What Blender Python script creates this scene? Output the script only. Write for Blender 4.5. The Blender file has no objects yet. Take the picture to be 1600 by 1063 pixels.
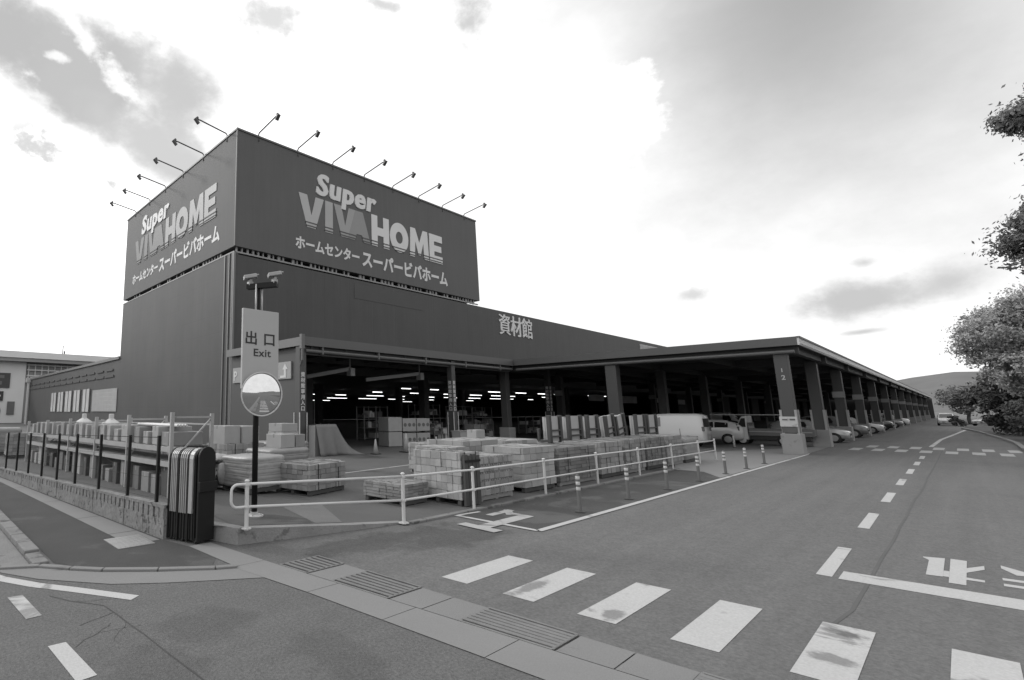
import bpy, math, random
from mathutils import Vector, Matrix
R_ = math.radians
rnd = random.Random(7)
S = bpy.context.scene
COL = S.collection

# ------------------------------------------------------------------ camera
cam_d = bpy.data.cameras.new("camera")
cam = bpy.data.objects.new("camera", cam_d)
COL.objects.link(cam)
S.camera = cam
cam_d.sensor_width = 36.0
cam_d.lens = 795.1 / 1600 * 36.0
cam_d.shift_x = (800 - 479.7) / 1600
cam_d.shift_y = -(531.5 - 512.4) / 1600
cam_d.clip_end = 8000
cam_d.clip_start = 0.05
yaw, pit = R_(38.21), R_(9.22)
fwd = Vector((math.sin(yaw) * math.cos(pit), math.cos(yaw) * math.cos(pit), math.sin(pit)))
right = Vector((math.cos(yaw), -math.sin(yaw), 0))
up = right.cross(fwd)
M = Matrix((right, up, -fwd)).transposed().to_4x4()
M.translation = Vector((0, 0, 2.1))
cam.matrix_world = M

# ------------------------------------------------------------------ sun, sky, exposure
SUN = Vector((-2.2, 3.76, 2.4)).normalized()
sun_d = bpy.data.lights.new("sun", 'SUN')
sun_d.energy = 1.0
sun_d.angle = R_(6)
sun_d.color = (1, 0.99, 0.97)
sun = bpy.data.objects.new("sun", sun_d)
sun.rotation_euler = SUN.to_track_quat('Z', 'Y').to_euler()
COL.objects.link(sun)
S.view_settings.view_transform = 'Standard'
S.view_settings.look = 'None'
S.view_settings.exposure = -0.15
S.view_settings.gamma = 1
S.view_settings.use_curve_mapping = False
S.cycles.max_bounces = 6
S.cycles.use_denoising = True
S.cycles.sample_clamp_indirect = 4

W = bpy.data.worlds.new("World")
S.world = W
W.use_nodes = True
nt = W.node_tree
nt.nodes.clear()


def N(t, typ, **kw):
    n = t.nodes.new(typ)
    for k, v in kw.items():
        setattr(n, k, v)
    return n


def math_(t, op, a, b=None, c=None, clamp=False):
    n = N(t, 'ShaderNodeMath', operation=op)
    n.use_clamp = clamp
    for i, v in enumerate((a, b, c)):
        if v is None:
            continue
        if isinstance(v, (int, float)):
            n.inputs[i].default_value = v
        else:
            t.links.new(v, n.inputs[i])
    return n.outputs[0]


def build_sky():
    t = nt
    out = N(t, 'ShaderNodeOutputWorld')
    bg = N(t, 'ShaderNodeBackground')
    bg.inputs[1].default_value = 0.1
    sky = N(t, 'ShaderNodeTexSky', sky_type='NISHITA')
    sky.sun_disc = False
    sky.sun_elevation = math.asin(SUN.z)
    sky.sun_rotation = math.atan2(SUN.x, SUN.y)
    bw = N(t, 'ShaderNodeRGBToBW')
    t.links.new(sky.outputs[0], bw.inputs[0])
    geo = N(t, 'ShaderNodeTexCoord')
    D = geo.outputs['Generated']

    def dot(v):
        n = N(t, 'ShaderNodeVectorMath', operation='DOT_PRODUCT')
        t.links.new(D, n.inputs[0])
        n.inputs[1].default_value = v
        return n.outputs['Value']

    def noise(scale, detail=6, rough=.6, sx=1, sy=1, sz=1, off=0.0):
        mp = N(t, 'ShaderNodeMapping')
        mp.inputs['Scale'].default_value = (sx, sy, sz)
        mp.inputs['Location'].default_value = (off, off * .7, -off)
        t.links.new(D, mp.inputs[0])
        n = N(t, 'ShaderNodeTexNoise')
        n.inputs['Scale'].default_value = scale
        n.inputs['Detail'].default_value = detail
        n.inputs['Roughness'].default_value = rough
        t.links.new(mp.outputs[0], n.inputs['Vector'])
        return n.outputs['Fac']

    n1 = noise(5.0, 8, .62, 1, 1, 1.6)
    n2 = noise(14.0, 6, .6, 1, 1, 1.4, 3.1)
    n3 = noise(2.2, 4, .5, 1, 1, 1.5, 9.0)
    wob = math_(t, 'ADD', math_(t, 'MULTIPLY', math_(t, 'SUBTRACT', n1, .5), 2.4),
                math_(t, 'MULTIPLY', math_(t, 'SUBTRACT', n2, .5), .8))
    n4 = noise(38.0, 6, .62, 1, 1, 1.3, 5.7)
    wob_s = math_(t, 'ADD', math_(t, 'MULTIPLY', math_(t, 'SUBTRACT', n2, .5), 1.5),
                  math_(t, 'MULTIPLY', math_(t, 'SUBTRACT', n4, .5), 1.9))
    nsoft = math_(t, 'MULTIPLY', math_(t, 'SUBTRACT', n3, .5), 1.6)

    def blob(az, el, a, b, rot=0.0, edge=.5, wamt=1.0, big=True):
        """mask of a cloud patch: azimuth clockwise from +Y, elevation, angular half sizes (deg)"""
        az, el = R_(az), R_(el)
        c = Vector((math.sin(az) * math.cos(el), math.cos(az) * math.cos(el), math.sin(el)))
        e1 = Vector((math.cos(az), -math.sin(az), 0))
        e2 = e1.cross(c)
        if e2.z < 0:
            e2 = -e2
        cr, sr = math.cos(R_(rot)), math.sin(R_(rot))
        f1 = (e1 * cr + e2 * sr) / math.sin(R_(a))
        f2 = (e2 * cr - e1 * sr) / math.sin(R_(b))
        u, v = dot(f1), dot(f2)
        r2 = math_(t, 'ADD', math_(t, 'MULTIPLY', u, u), math_(t, 'MULTIPLY', v, v))
        r = math_(t, 'SQRT', r2)
        r = math_(t, 'ADD', r, math_(t, 'MULTIPLY', wob if big else wob_s, wamt))
        m = N(t, 'ShaderNodeMapRange', interpolation_type='SMOOTHSTEP')
        t.links.new(r, m.inputs[0])
        m.inputs[1].default_value = 1.0
        m.inputs[2].default_value = 1.0 - edge
        m.inputs[3].default_value = 0
        m.inputs[4].default_value = 1
        front = math_(t, 'GREATER_THAN', dot(c), 0)
        return math_(t, 'MULTIPLY', m.outputs[0], front)

    def mix(a, b, f):
        n = N(t, 'ShaderNodeMix', data_type='FLOAT')
        for s, v in ((0, f), (2, a), (3, b)):
            if isinstance(v, (int, float)):
                n.inputs[s].default_value = v
            else:
                t.links.new(v, n.inputs[s])
        return n.outputs[0]

    # thin bright overcast veil, brighter towards the hidden sun
    glow = math_(t, 'POWER', math_(t, 'MAXIMUM', dot(SUN), 0), 3)
    val = math_(t, 'ADD', math_(t, 'MULTIPLY', glow, 16), math_(t, 'ADD', 12.3, math_(t, 'ADD', math_(t, 'MULTIPLY', nsoft, 1.2), math_(t, 'MULTIPLY', wob, 2.2))))
    skyv = math_(t, 'ADD', math_(t, 'MULTIPLY', math_(t, 'MINIMUM', bw.outputs[0], 8), .1), 5.6)
    for (az, el, a, b, rot, edge, wamt, v) in SKY_PATCHES:
        m = blob(az, el, a, b, rot, edge, wamt, a > 6.5)
        val = mix(val, skyv if v is None else v, m)
    # keep the part of the sky the lane side sees (behind the photographer) an even bright grey
    comb = N(t, 'ShaderNodeCombineColor')
    for i in range(3):
        t.links.new(val, comb.inputs[i])
    t.links.new(comb.outputs[0], bg.inputs[0])
    t.links.new(bg.outputs[0], out.inputs[0])


# az, el, half width, half height, tilt, edge softness, raggedness, radiance (None = clear sky)
SKY_PATCHES = [
    (86.8, 32.6, 19.8, 31.2, 0, 1.00, 0.05, 5.0),  # clear
    (72.3, 27.5, 3.6, 4.7, 0, 0.30, 0.45, 13),  # cum
    (67.7, 23.8, 5.7, 5.4, 0, 0.50, 0.40, 13),  # cum2
    (64.1, 32.7, 6.4, 3.4, 0, 0.60, 0.40, 12.5),  # cum3
    (13.0, 32.8, 15.2, 8.7, -20, 0.70, 0.55, 6.3),  # greyUL
    (23.6, 32.9, 7.7, 6.8, -30, 0.80, 0.50, 6.9),  # greyUL2
    (21.7, 26.8, 9.9, 4.8, -25, 0.80, 0.50, 7.4),  # greyUL3
    (8.0, 26.3, 4.5, 3.5, 10, 0.90, 1.00, 8.2),  # greyLL
    (33.4, 40.6, 4.9, 2.1, 0, 0.90, 0.70, 8.6),  # greyTop
    (4.8, 34.4, 4.6, 5.2, 0, 0.70, 0.40, 6.0),  # UL0
    (11.0, 36.6, 3.9, 1.3, -38, 0.95, 1.00, 12),  # strE
    (16.4, 32.8, 3.7, 1.4, -38, 0.95, 1.00, 12),  # strF
    (6.5, 28.8, 2.4, 3.1, 20, 0.95, 1.20, 11.5),  # strG
    (10.0, 33.8, 1.4, 0.5, 5, 0.90, 1.10, 11),  # strH
    (26.4, 36.9, 6.9, 1.9, -28, 0.90, 0.80, 12.5),  # strI
    (58.1, 38.7, 2.6, 3.3, 0, 0.95, 0.70, 7.4),  # wisp
    (47.9, 41.2, 3.0, 0.7, -20, 0.90, 0.90, 8.2),  # wisp2
    (86.3, 8.4, 5.5, 2.1, 3, 0.80, 0.35, 6.7),  # low
    (90.5, 8.9, 3.4, 2.0, 12, 0.95, 0.30, 7.2),  # low2
    (86.8, 11.1, 1.0, 0.6, 0, 0.95, 0.50, 8),  # lowL
    (76.1, 10.3, 2.0, 1.1, 0, 0.95, 0.50, 8.3),  # lowM
    (86.0, 5.9, 1.6, 0.3, 4, 0.95, 0.40, 7.4),  # lowN
    (15.7, 23.5, 2.5, 0.9, -40, 0.95, 0.90, 8.5),  # lowO
]
build_sky()


# ------------------------------------------------------------------ materials (all greys: the photograph is black and white)
MATS = {}


def mat(name, v, rough=.6, var=.12, scale=2.0, detail=5, bump=0.0, bscale=30.0, metal=0.0, spec=.4, spots=None,
        fine=0.0, fscale=120.0, stain_or_shade=None, emit=None, coat=0.0, streak=0.0):
    """grey principled material; var = size of the soft tone variation"""
    if name in MATS:
        return MATS[name]
    m = bpy.data.materials.new(name)
    m.use_nodes = True
    t = m.node_tree
    b = t.nodes['Principled BSDF']
    b.inputs['Roughness'].default_value = rough
    b.inputs['Metallic'].default_value = metal
    b.inputs['Specular IOR Level'].default_value = spec
    if coat:
        b.inputs['Coat Weight'].default_value = coat
        b.inputs['Coat Roughness'].default_value = .08
    tc = N(t, 'ShaderNodeTexCoord')
    no = N(t, 'ShaderNodeTexNoise')
    no.inputs['Scale'].default_value = scale
    no.inputs['Detail'].default_value = detail
    no.inputs['Roughness'].default_value = .6
    t.links.new(tc.outputs['Object'], no.inputs['Vector'])
    f = math_(t, 'MULTIPLY', math_(t, 'SUBTRACT', no.outputs['Fac'], .5), 2.6 * var)
    f = math_(t, 'ADD', f, 1)
    if fine:
        nf = N(t, 'ShaderNodeTexNoise')
        nf.inputs['Scale'].default_value = fscale
        nf.inputs['Detail'].default_value = 2
        t.links.new(tc.outputs['Object'], nf.inputs['Vector'])
        f2 = math_(t, 'ADD', math_(t, 'MULTIPLY', math_(t, 'SUBTRACT', nf.outputs['Fac'], .5), 2 * fine), 1)
        f = math_(t, 'MULTIPLY', f, f2)
    if streak:  # long faint wheel tracks along the lane, and blotches in between
        for (sc_, amp, mpv) in ((1.0, streak, (.05, 1.7, 1)), (5.5, streak * .8, (1, 1, 1))):
            mp = N(t, 'ShaderNodeMapping')
            mp.inputs['Scale'].default_value = mpv
            t.links.new(tc.outputs['Object'], mp.inputs[0])
            nk = N(t, 'ShaderNodeTexNoise')
            nk.inputs['Scale'].default_value = sc_
            nk.inputs['Detail'].default_value = 5
            nk.inputs['Roughness'].default_value = .65
            t.links.new(mp.outputs[0], nk.inputs['Vector'])
            f = math_(t, 'MULTIPLY', f, math_(t, 'ADD', math_(t, 'MULTIPLY', math_(t, 'SUBTRACT', nk.outputs['Fac'], .5), 3.2 * amp), 1))
    if stain_or_shade:  # (scale, threshold, width, factor)
        ns = N(t, 'ShaderNodeTexNoise')
        ns.inputs['Scale'].default_value = stain_or_shade[0]
        ns.inputs['Detail'].default_value = 7
        ns.inputs['Roughness'].default_value = .6
        ns.inputs['Distortion'].default_value = .6
        mp = N(t, 'ShaderNodeMapping')
        mp.inputs['Location'].default_value = (3.3, 1.7, .4)
        t.links.new(tc.outputs['Object'], mp.inputs[0])
        t.links.new(mp.outputs[0], ns.inputs['Vector'])
        mr = N(t, 'ShaderNodeMapRange', interpolation_type='SMOOTHSTEP')
        t.links.new(ns.outputs['Fac'], mr.inputs[0])
        mr.inputs[1].default_value = stain_or_shade[1]
        mr.inputs[2].default_value = stain_or_shade[1] + stain_or_shade[2]
        mr.inputs[3].default_value = 1
        mr.inputs[4].default_value = stain_or_shade[3]
        f = math_(t, 'MULTIPLY', f, mr.outputs[0])
    val = math_(t, 'MULTIPLY', f, v, clamp=True)
    cc = N(t, 'ShaderNodeCombineColor')
    for i in range(3):
        t.links.new(val, cc.inputs[i])
    t.links.new(cc.outputs[0], b.inputs['Base Color'])
    if bump:
        nb = N(t, 'ShaderNodeTexNoise')
        nb.inputs['Scale'].default_value = bscale
        nb.inputs['Detail'].default_value = 3
        t.links.new(tc.outputs['Object'], nb.inputs['Vector'])
        bp = N(t, 'ShaderNodeBump')
        bp.inputs['Strength'].default_value = bump
        bp.inputs['Distance'].default_value = .02
        t.links.new(nb.outputs['Fac'], bp.inputs['Height'])
        t.links.new(bp.outputs[0], b.inputs['Normal'])
    if emit:
        b.inputs['Emission Color'].default_value = (1, 1, 1, 1)
        b.inputs['Emission Strength'].default_value = emit
    MATS[name] = m
    return m


def add_streaks(m, amp):
    """rain streaks running down a wall"""
    t = m.node_tree
    b = t.nodes['Principled BSDF']
    tc = N(t, 'ShaderNodeTexCoord')
    src = b.inputs['Base Color'].links[0].from_socket
    f = None
    for (sc_, mpv) in ((1.0, (1.3, 1.3, .10)), (1.0, (6, 6, .25)), (.35, (1, 1, 1))):
        mp = N(t, 'ShaderNodeMapping')
        mp.inputs['Scale'].default_value = mpv
        t.links.new(tc.outputs['Object'], mp.inputs[0])
        n = N(t, 'ShaderNodeTexNoise')
        n.inputs['Scale'].default_value = sc_
        n.inputs['Detail'].default_value = 6
        n.inputs['Roughness'].default_value = .6
        t.links.new(mp.outputs[0], n.inputs['Vector'])
        g_ = math_(t, 'ADD', math_(t, 'MULTIPLY', math_(t, 'SUBTRACT', n.outputs['Fac'], .5), 3 * amp), 1)
        f = g_ if f is None else math_(t, 'MULTIPLY', f, g_)
    cb = N(t, 'ShaderNodeCombineColor')
    for i in range(3):
        t.links.new(f, cb.inputs[i])
    mx = N(t, 'ShaderNodeMix', data_type='RGBA', blend_type='MULTIPLY')
    mx.inputs[0].default_value = 1
    t.links.new(src, mx.inputs[6])
    t.links.new(cb.outputs[0], mx.inputs[7])
    t.links.new(mx.outputs[2], b.inputs['Base Color'])


def add_smears(m, lst, factor, nscale=3.0, namp=1.2):
    """stains with a place of their own: (x, y, half length, half width) in metres, ragged edges"""
    t = m.node_tree
    b = t.nodes['Principled BSDF']
    tc = N(t, 'ShaderNodeTexCoord')
    sp = N(t, 'ShaderNodeSeparateXYZ')
    t.links.new(tc.outputs['Object'], sp.inputs[0])
    n = N(t, 'ShaderNodeTexNoise')
    n.inputs['Scale'].default_value = nscale
    n.inputs['Detail'].default_value = 7
    n.inputs['Roughness'].default_value = .65
    t.links.new(tc.outputs['Object'], n.inputs['Vector'])
    wob_ = math_(t, 'MULTIPLY', math_(t, 'SUBTRACT', n.outputs['Fac'], .5), 2 * namp)
    src = b.inputs['Base Color'].links[0].from_socket
    tot = None
    for (x, y, a, w) in lst:
        u = math_(t, 'DIVIDE', math_(t, 'SUBTRACT', sp.outputs[0], x), a)
        v = math_(t, 'DIVIDE', math_(t, 'SUBTRACT', sp.outputs[1], y), w)
        r = math_(t, 'SQRT', math_(t, 'ADD', math_(t, 'MULTIPLY', u, u), math_(t, 'MULTIPLY', v, v)))
        r = math_(t, 'ADD', r, wob_)
        mr = N(t, 'ShaderNodeMapRange', interpolation_type='SMOOTHSTEP')
        t.links.new(r, mr.inputs[0])
        mr.inputs[1].default_value = 1.1
        mr.inputs[2].default_value = .55
        tot = mr.outputs[0] if tot is None else math_(t, 'MAXIMUM', tot, mr.outputs[0])
    mx = N(t, 'ShaderNodeMix', data_type='RGBA', blend_type='MULTIPLY')
    t.links.new(tot, mx.inputs[0])
    t.links.new(src, mx.inputs[6])
    mx.inputs[7].default_value = (factor, factor, factor, 1)
    t.links.new(mx.outputs[2], b.inputs['Base Color'])


def add_panels(m, axis_u, axis_v, pu, pv, line_u, line_v, depth=.25, dark=.8):
    """sheet joints of cladding: regular grooves along two object axes"""
    t = m.node_tree
    b = t.nodes['Principled BSDF']
    tc = N(t, 'ShaderNodeTexCoord')
    sp = N(t, 'ShaderNodeSeparateXYZ')
    t.links.new(tc.outputs['Object'], sp.inputs[0])
    masks = []
    for ax, p, w in ((axis_u, pu, line_u), (axis_v, pv, line_v)):
        if not p:
            continue
        q = math_(t, 'FRACT', math_(t, 'DIVIDE', sp.outputs[ax], p))
        q = math_(t, 'ABSOLUTE', math_(t, 'SUBTRACT', q, .5))
        mr = N(t, 'ShaderNodeMapRange', interpolation_type='SMOOTHSTEP')
        t.links.new(q, mr.inputs[0])
        mr.inputs[1].default_value = .5 - w
        mr.inputs[2].default_value = .5
        masks.append(mr.outputs[0])
    k = masks[0] if len(masks) == 1 else math_(t, 'MAXIMUM', masks[0], masks[1])
    src = b.inputs['Base Color'].links[0].from_socket
    mx = N(t, 'ShaderNodeMix', data_type='RGBA', blend_type='MULTIPLY')
    t.links.new(k, mx.inputs[0])
    t.links.new(src, mx.inputs[6])
    mx.inputs[7].default_value = (dark, dark, dark, 1)
    t.links.new(mx.outputs[2], b.inputs['Base Color'])
    bp = N(t, 'ShaderNodeBump', invert=True)
    bp.inputs['Strength'].default_value = depth
    bp.inputs['Distance'].default_value = .03
    t.links.new(k, bp.inputs['Height'])
    if b.inputs['Normal'].links:
        t.links.new(b.inputs['Normal'].links[0].from_socket, bp.inputs['Normal'])
    t.links.new(bp.outputs[0], b.inputs['Normal'])


ASPH_ROAD = mat("asphalt_road", .125, .85, .10, .35, 6, .5, 110, fine=.42, fscale=32, spec=.25, stain_or_shade=(.22, .58, .16, .80), streak=.17)
ASPH_STREET = mat("asphalt_street", .115, .9, .10, .5, 6, .6, 90, fine=.50, fscale=38, spec=.2, stain_or_shade=(.5, .60, .14, .82), streak=.09)
ASPH_LOT = mat("asphalt_lot", .10, .85, .22, .4, 7, .5, 120, fine=.2, fscale=80, spec=.25, stain_or_shade=(.35, .55, .12, .6))
ASPH_WALK = mat("asphalt_walk", .064, .95, .22, .9, 7, .6, 90, fine=.3, fscale=60, spec=.2, stain_or_shade=(.8, .56, .12, 1.35))
ASPH_DARK = mat("asphalt_dark", .062, .85, .25, .8, 7, .5, 100, fine=.2, fscale=70, spec=.25, stain_or_shade=(.7, .52, .1, 1.5))
GROUND_M = mat("ground_mat", .12, .95, .2, .05, 6)
CONC = mat("concrete", .175, .9, .10, .8, 6, .3, 60, fine=.12, fscale=60, stain_or_shade=(1.2, .62, .1, .75))
CONC_OLD = mat("concrete_old", .16, .95, .30, 2.5, 8, .6, 30, fine=.15, fscale=50, stain_or_shade=(2.2, .54, .08, .5))
CONC_LT = mat("concrete_light", .185, .9, .08, 1.0, 6, .2, 60, fine=.1, fscale=60)
PAINT = mat("road_paint", .39, .8, .06, 1.2, 6, .2, 90, fine=.22, fscale=45, stain_or_shade=(1.3, .575, .08, .55))
PAINT_WORN = mat("road_paint_worn", .33, .85, .2, 3, 7, .2, 90, fine=.25, fscale=50, stain_or_shade=(2.0, .56, .1, .5))
SEAM = mat("seam_tar", .05, .8, .2, 2)
STEEL_GRATE = mat("grate_steel", .085, .6, .2, 4, metal=.3)
WALL_LEFT = mat("cladding_side", .058, .6, .10, .35, 5, spec=.35)
WALL_FRONT = mat("cladding_front", .058, .6, .08, .25, 4, spec=.4)
SIGN_M = mat("sign_panel", .105, .62, .05, .25, 4, spec=.25)
TRIM = mat("trim_metal", .14, .45, .08, 1, metal=.2)
FASCIA_D = mat("fascia_dark", .085, .5, .06, .6)
FASCIA_L = mat("fascia_light", .5, .4, .08, .6)
SOFFIT = mat("soffit", .06, .8, .1, .5)
DARK = mat("dark_interior", .05, .9, .2, .6)
BEAM = mat("beam_dark", .05, .6, .1, 1)
COLUMN_M = mat("column_paint", .06, .5, .08, .8)
WHITE = mat("white_paint", .50, .4, .06, 3, stain_or_shade=(6, .62, .1, .8))
WHITE_OLD = mat("white_old", .45, .6, .15, 3, stain_or_shade=(5, .58, .1, .7))
LETTER_W = mat("letter_white", .60, .5, .04, 1)
LETTER_D = mat("letter_black", .02, .5, .1, 1)
BLACK = mat("black_paint", .011, .55, .2, 4, spec=.2)
RUBBER = mat("rubber", .02, .8, .2, 5)
LAMP = mat("tube_light", .8, .5, .0, 1, emit=4.0)
MIRROR = mat("mirror_glass", .68, .03, .0, 1, metal=1.0)
ALU = mat("aluminium", .30, .4, .15, 6, metal=.35)
ALU_L = mat("aluminium_light", .44, .4, .1, 6, metal=.2)


add_smears(ASPH_ROAD, [(6.4, 6.2, 2.3, .45), (7.5, 5.6, 1.6, .55), (5.6, .4, .6, .5), (11.5, 6.0, 1.5, .3)], .66, 1.6, 1.3)
add_smears(ASPH_STREET, [(2.6, 4.9, .5, .5), (3.2, 3.6, .35, .8), (1.9, 4.4, .4, .6)], .84, 2.2, 1.2)
add_smears(PAINT, [(6.2, 3.5, .42, .10), (6.05, 2.52, .25, .10), (6.5, .96, .14, .17), (7.3, .97, .10, .2), (6.3, .1, .2, .2)], .50, 6.0, .9)

# ------------------------------------------------------------------ mesh helpers
class MB:
    def __init__(s):
        s.v = []
        s.f = []

    def quad(s, a, b, c, d):
        n = len(s.v)
        s.v += [tuple(a), tuple(b), tuple(c), tuple(d)]
        s.f.append((n, n + 1, n + 2, n + 3))

    def box(s, x0, x1, y0, y1, z0, z1):
        n = len(s.v)
        s.v += [(x0, y0, z0), (x1, y0, z0), (x1, y1, z0), (x0, y1, z0), (x0, y0, z1), (x1, y0, z1), (x1, y1, z1), (x0, y1, z1)]
        for q in ((0, 3, 2, 1), (4, 5, 6, 7), (0, 1, 5, 4), (1, 2, 6, 5), (2, 3, 7, 6), (3, 0, 4, 7)):
            s.f.append(tuple(n + i for i in q))
        return s

    def obox(s, c, sx, sy, sz, rz=0.0, rx=0.0, ry=0.0):
        """box centred at c"""
        m = Matrix.Rotation(rz, 3, 'Z') @ Matrix.Rotation(ry, 3, 'Y') @ Matrix.Rotation(rx, 3, 'X')
        n = len(s.v)
        for z in (-1, 1):
            for (x, y) in ((-1, -1), (1, -1), (1, 1), (-1, 1)):
                p = m @ Vector((x * sx / 2, y * sy / 2, z * sz / 2)) + Vector(c)
                s.v.append(tuple(p))
        for q in ((0, 3, 2, 1), (4, 5, 6, 7), (0, 1, 5, 4), (1, 2, 6, 5), (2, 3, 7, 6), (3, 0, 4, 7)):
            s.f.append(tuple(n + i for i in q))
        return s

    def bar(s, p, q, w, h=None, upv=(0, 0, 1)):
        """rectangular bar from p to q"""
        p, q = Vector(p), Vector(q)
        h = w if h is None else h
        d = (q - p).normalized()
        u = Vector(upv)
        if abs(d.dot(u)) > .98:
            u = Vector((0, 1, 0))
        r = d.cross(u).normalized()
        u = r.cross(d)
        n = len(s.v)
        for c in (p, q):
            for (a, b) in ((-1, -1), (1, -1), (1, 1), (-1, 1)):
                s.v.append(tuple(c + r * a * w / 2 + u * b * h / 2))
        for f in ((3, 2, 1, 0), (4, 5, 6, 7), (0, 1, 5, 4), (1, 2, 6, 5), (2, 3, 7, 6), (3, 0, 4, 7)):
            s.f.append(tuple(n + i for i in f))
        return s

    def tube(s, pts, r, n=10, cap=True):
        pts = [Vector(p) for p in pts]
        rs = r if isinstance(r, (list, tuple)) else [r] * len(pts)
        base = len(s.v)
        prev = None
        for i, p in enumerate(pts):
            d = (pts[min(i + 1, len(pts) - 1)] - pts[max(i - 1, 0)]).normalized()
            if prev is None:
                a = Vector((0, 0, 1)) if abs(d.z) < .9 else Vector((1, 0, 0))
                u = d.cross(a).normalized()
            else:
                u = (prev - d * prev.dot(d)).normalized()
            prev = u
            w = d.cross(u)
            for k in range(n):
                an = 2 * math.pi * k / n
                s.v.append(tuple(p + (u * math.cos(an) + w * math.sin(an)) * rs[i]))
        for i in range(len(pts) - 1):
            for k in range(n):
                a = base + i * n + k
                b = base + i * n + (k + 1) % n
                s.f.append((a, b, b + n, a + n))
        if cap:
            s.f.append(tuple(base + k for k in reversed(range(n))))
            s.f.append(tuple(base + (len(pts) - 1) * n + k for k in range(n)))
        return s

    def lathe(s, prof, c=(0, 0, 0), axis='Z', n=20, cap=True):
        base = len(s.v)
        for (r, h) in prof:
            for k in range(n):
                a = 2 * math.pi * k / n
                x, y, z = r * math.cos(a), r * math.sin(a), h
                if axis == 'Y':
                    x, y, z = x, z, -y
                elif axis == 'X':
                    x, y, z = z, x, y
                s.v.append((c[0] + x, c[1] + y, c[2] + z))
        for i in range(len(prof) - 1):
            for k in range(n):
                a = base + i * n + k
                b = base + i * n + (k + 1) % n
                s.f.append((a, b, b + n, a + n))
        if cap:
            s.f.append(tuple(base + k for k in reversed(range(n))))
            s.f.append(tuple(base + (len(prof) - 1) * n + k for k in range(n)))
        return s

    def prism(s, poly, o, u, v, depth):
        """polygon (list of 2-D points) on the plane o + a*u + b*v, thickened along u x v"""
        o, u, v = Vector(o), Vector(u), Vector(v)
        w = u.cross(v).normalized() * depth
        n = len(s.v)
        k = len(poly)
        for q in (Vector((0, 0, 0)), w):
            for (a, b) in poly:
                s.v.append(tuple(o + u * a + v * b + q))
        s.f.append(tuple(n + i for i in reversed(range(k))))
        s.f.append(tuple(n + k + i for i in range(k)))
        for i in range(k):
            j = (i + 1) % k
            s.f.append((n + i, n + j, n + k + j, n + k + i))
        return s

    def sheet(s, poly, z):
        n = len(s.v)
        s.v += [(a, b, z) for a, b in poly]
        ar = sum(poly[i][0] * poly[(i + 1) % len(poly)][1] - poly[(i + 1) % len(poly)][0] * poly[i][1] for i in range(len(poly)))
        idx = list(range(n, n + len(poly)))
        s.f.append(tuple(idx if ar > 0 else reversed(idx)))
        return s

    def ribbon(s, pts, w, z):
        pts = [Vector((p[0], p[1], 0)) for p in pts]
        for i in range(len(pts) - 1):
            d = (pts[i + 1] - pts[i]).normalized()
            r = Vector((d.y, -d.x, 0)) * w / 2
            s.quad((*(pts[i] + r)[:2], z), (*(pts[i + 1] + r)[:2], z), (*(pts[i + 1] - r)[:2], z), (*(pts[i] - r)[:2], z))
        return s

    def text(s, body, o, u, v, size, depth, bold=0.0, shear=0.0, sx=1.0, align=0.0, space=1.0):
        """lettering lying on the plane o + a*u + b*v; size = height of a full character"""
        c = bpy.data.curves.new("t", "FONT")
        c.body = body
        c.offset = bold
        c.resolution_u = 3
        c.space_character = space
        ob = bpy.data.objects.new("t", c)
        COL.objects.link(ob)
        dg = bpy.context.evaluated_depsgraph_get()
        me = bpy.data.meshes.new_from_object(ob.evaluated_get(dg))
        o, u, v = Vector(o), Vector(u).normalized(), Vector(v).normalized()
        w = u.cross(v).normalized() * depth
        xs = [p.co.x for p in me.vertices]
        x0, x1 = min(xs), max(xs)
        ox = x0 + (x1 - x0) * align
        n = len(s.v)
        k = len(me.vertices)
        for q in (w, Vector((0, 0, 0))):
            for p in me.vertices:
                a = ((p.co.x - ox) + p.co.y * shear) * size * sx
                s.v.append(tuple(o + u * a + v * (p.co.y * size) + q))
        ed = {}
        for p in me.polygons:
            vs = list(p.vertices)
            s.f.append(tuple(n + i for i in vs))
            for i in range(len(vs)):
                a, b = vs[i], vs[(i + 1) % len(vs)]
                if (b, a) in ed:
                    del ed[(b, a)]
                else:
                    ed[(a, b)] = 1
        for (a, b) in ed:
            s.f.append((n + b, n + a, n + k + a, n + k + b))
        bpy.data.objects.remove(ob)
        bpy.data.curves.remove(c)
        bpy.data.meshes.remove(me)
        return (x1 - x0) * size * sx

    def build(s, name, m, parent=None, smooth=False, bevel=0.0, local=False, sub=0):
        off = Vector((0, 0, 0))
        if parent is not None and not local:
            q = parent
            while q is not None:
                off += q.location
                q = q.parent
        me = bpy.data.meshes.new(name)
        me.from_pydata([tuple(Vector(p) - off) for p in s.v], [], s.f)
        me.update()
        ob = bpy.data.objects.new(name, me)
        me.materials.append(m)
        COL.objects.link(ob)
        if parent is not None:
            ob.parent = parent
        if smooth:
            for p in me.polygons:
                p.use_smooth = True
        if bevel:
            md = ob.modifiers.new("bevel", 'BEVEL')
            md.width = bevel
            md.segments = 2
            md.limit_method = 'ANGLE'
            md.angle_limit = R_(50)
        if sub:
            md = ob.modifiers.new("sub", 'SUBSURF')
            md.levels = md.render_levels = sub
        return ob


def tag(o, label=None, cat=None, group=None, kind=None):
    if label:
        o['label'] = label
    if cat:
        o['category'] = cat
    if group:
        o['group'] = group
    if kind:
        o['kind'] = kind
    return o


def thing(name, label, cat, loc=(0, 0, 0), rz=0.0, group=None):
    o = bpy.data.objects.new(name, None)
    o.empty_display_size = .2
    COL.objects.link(o)
    o.location = loc
    o.rotation_euler = (0, 0, rz)
    return tag(o, label, cat, group)


def struct(name, mb, m, **kw):
    return tag(mb.build(name, m, **kw), kind='structure')


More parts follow.
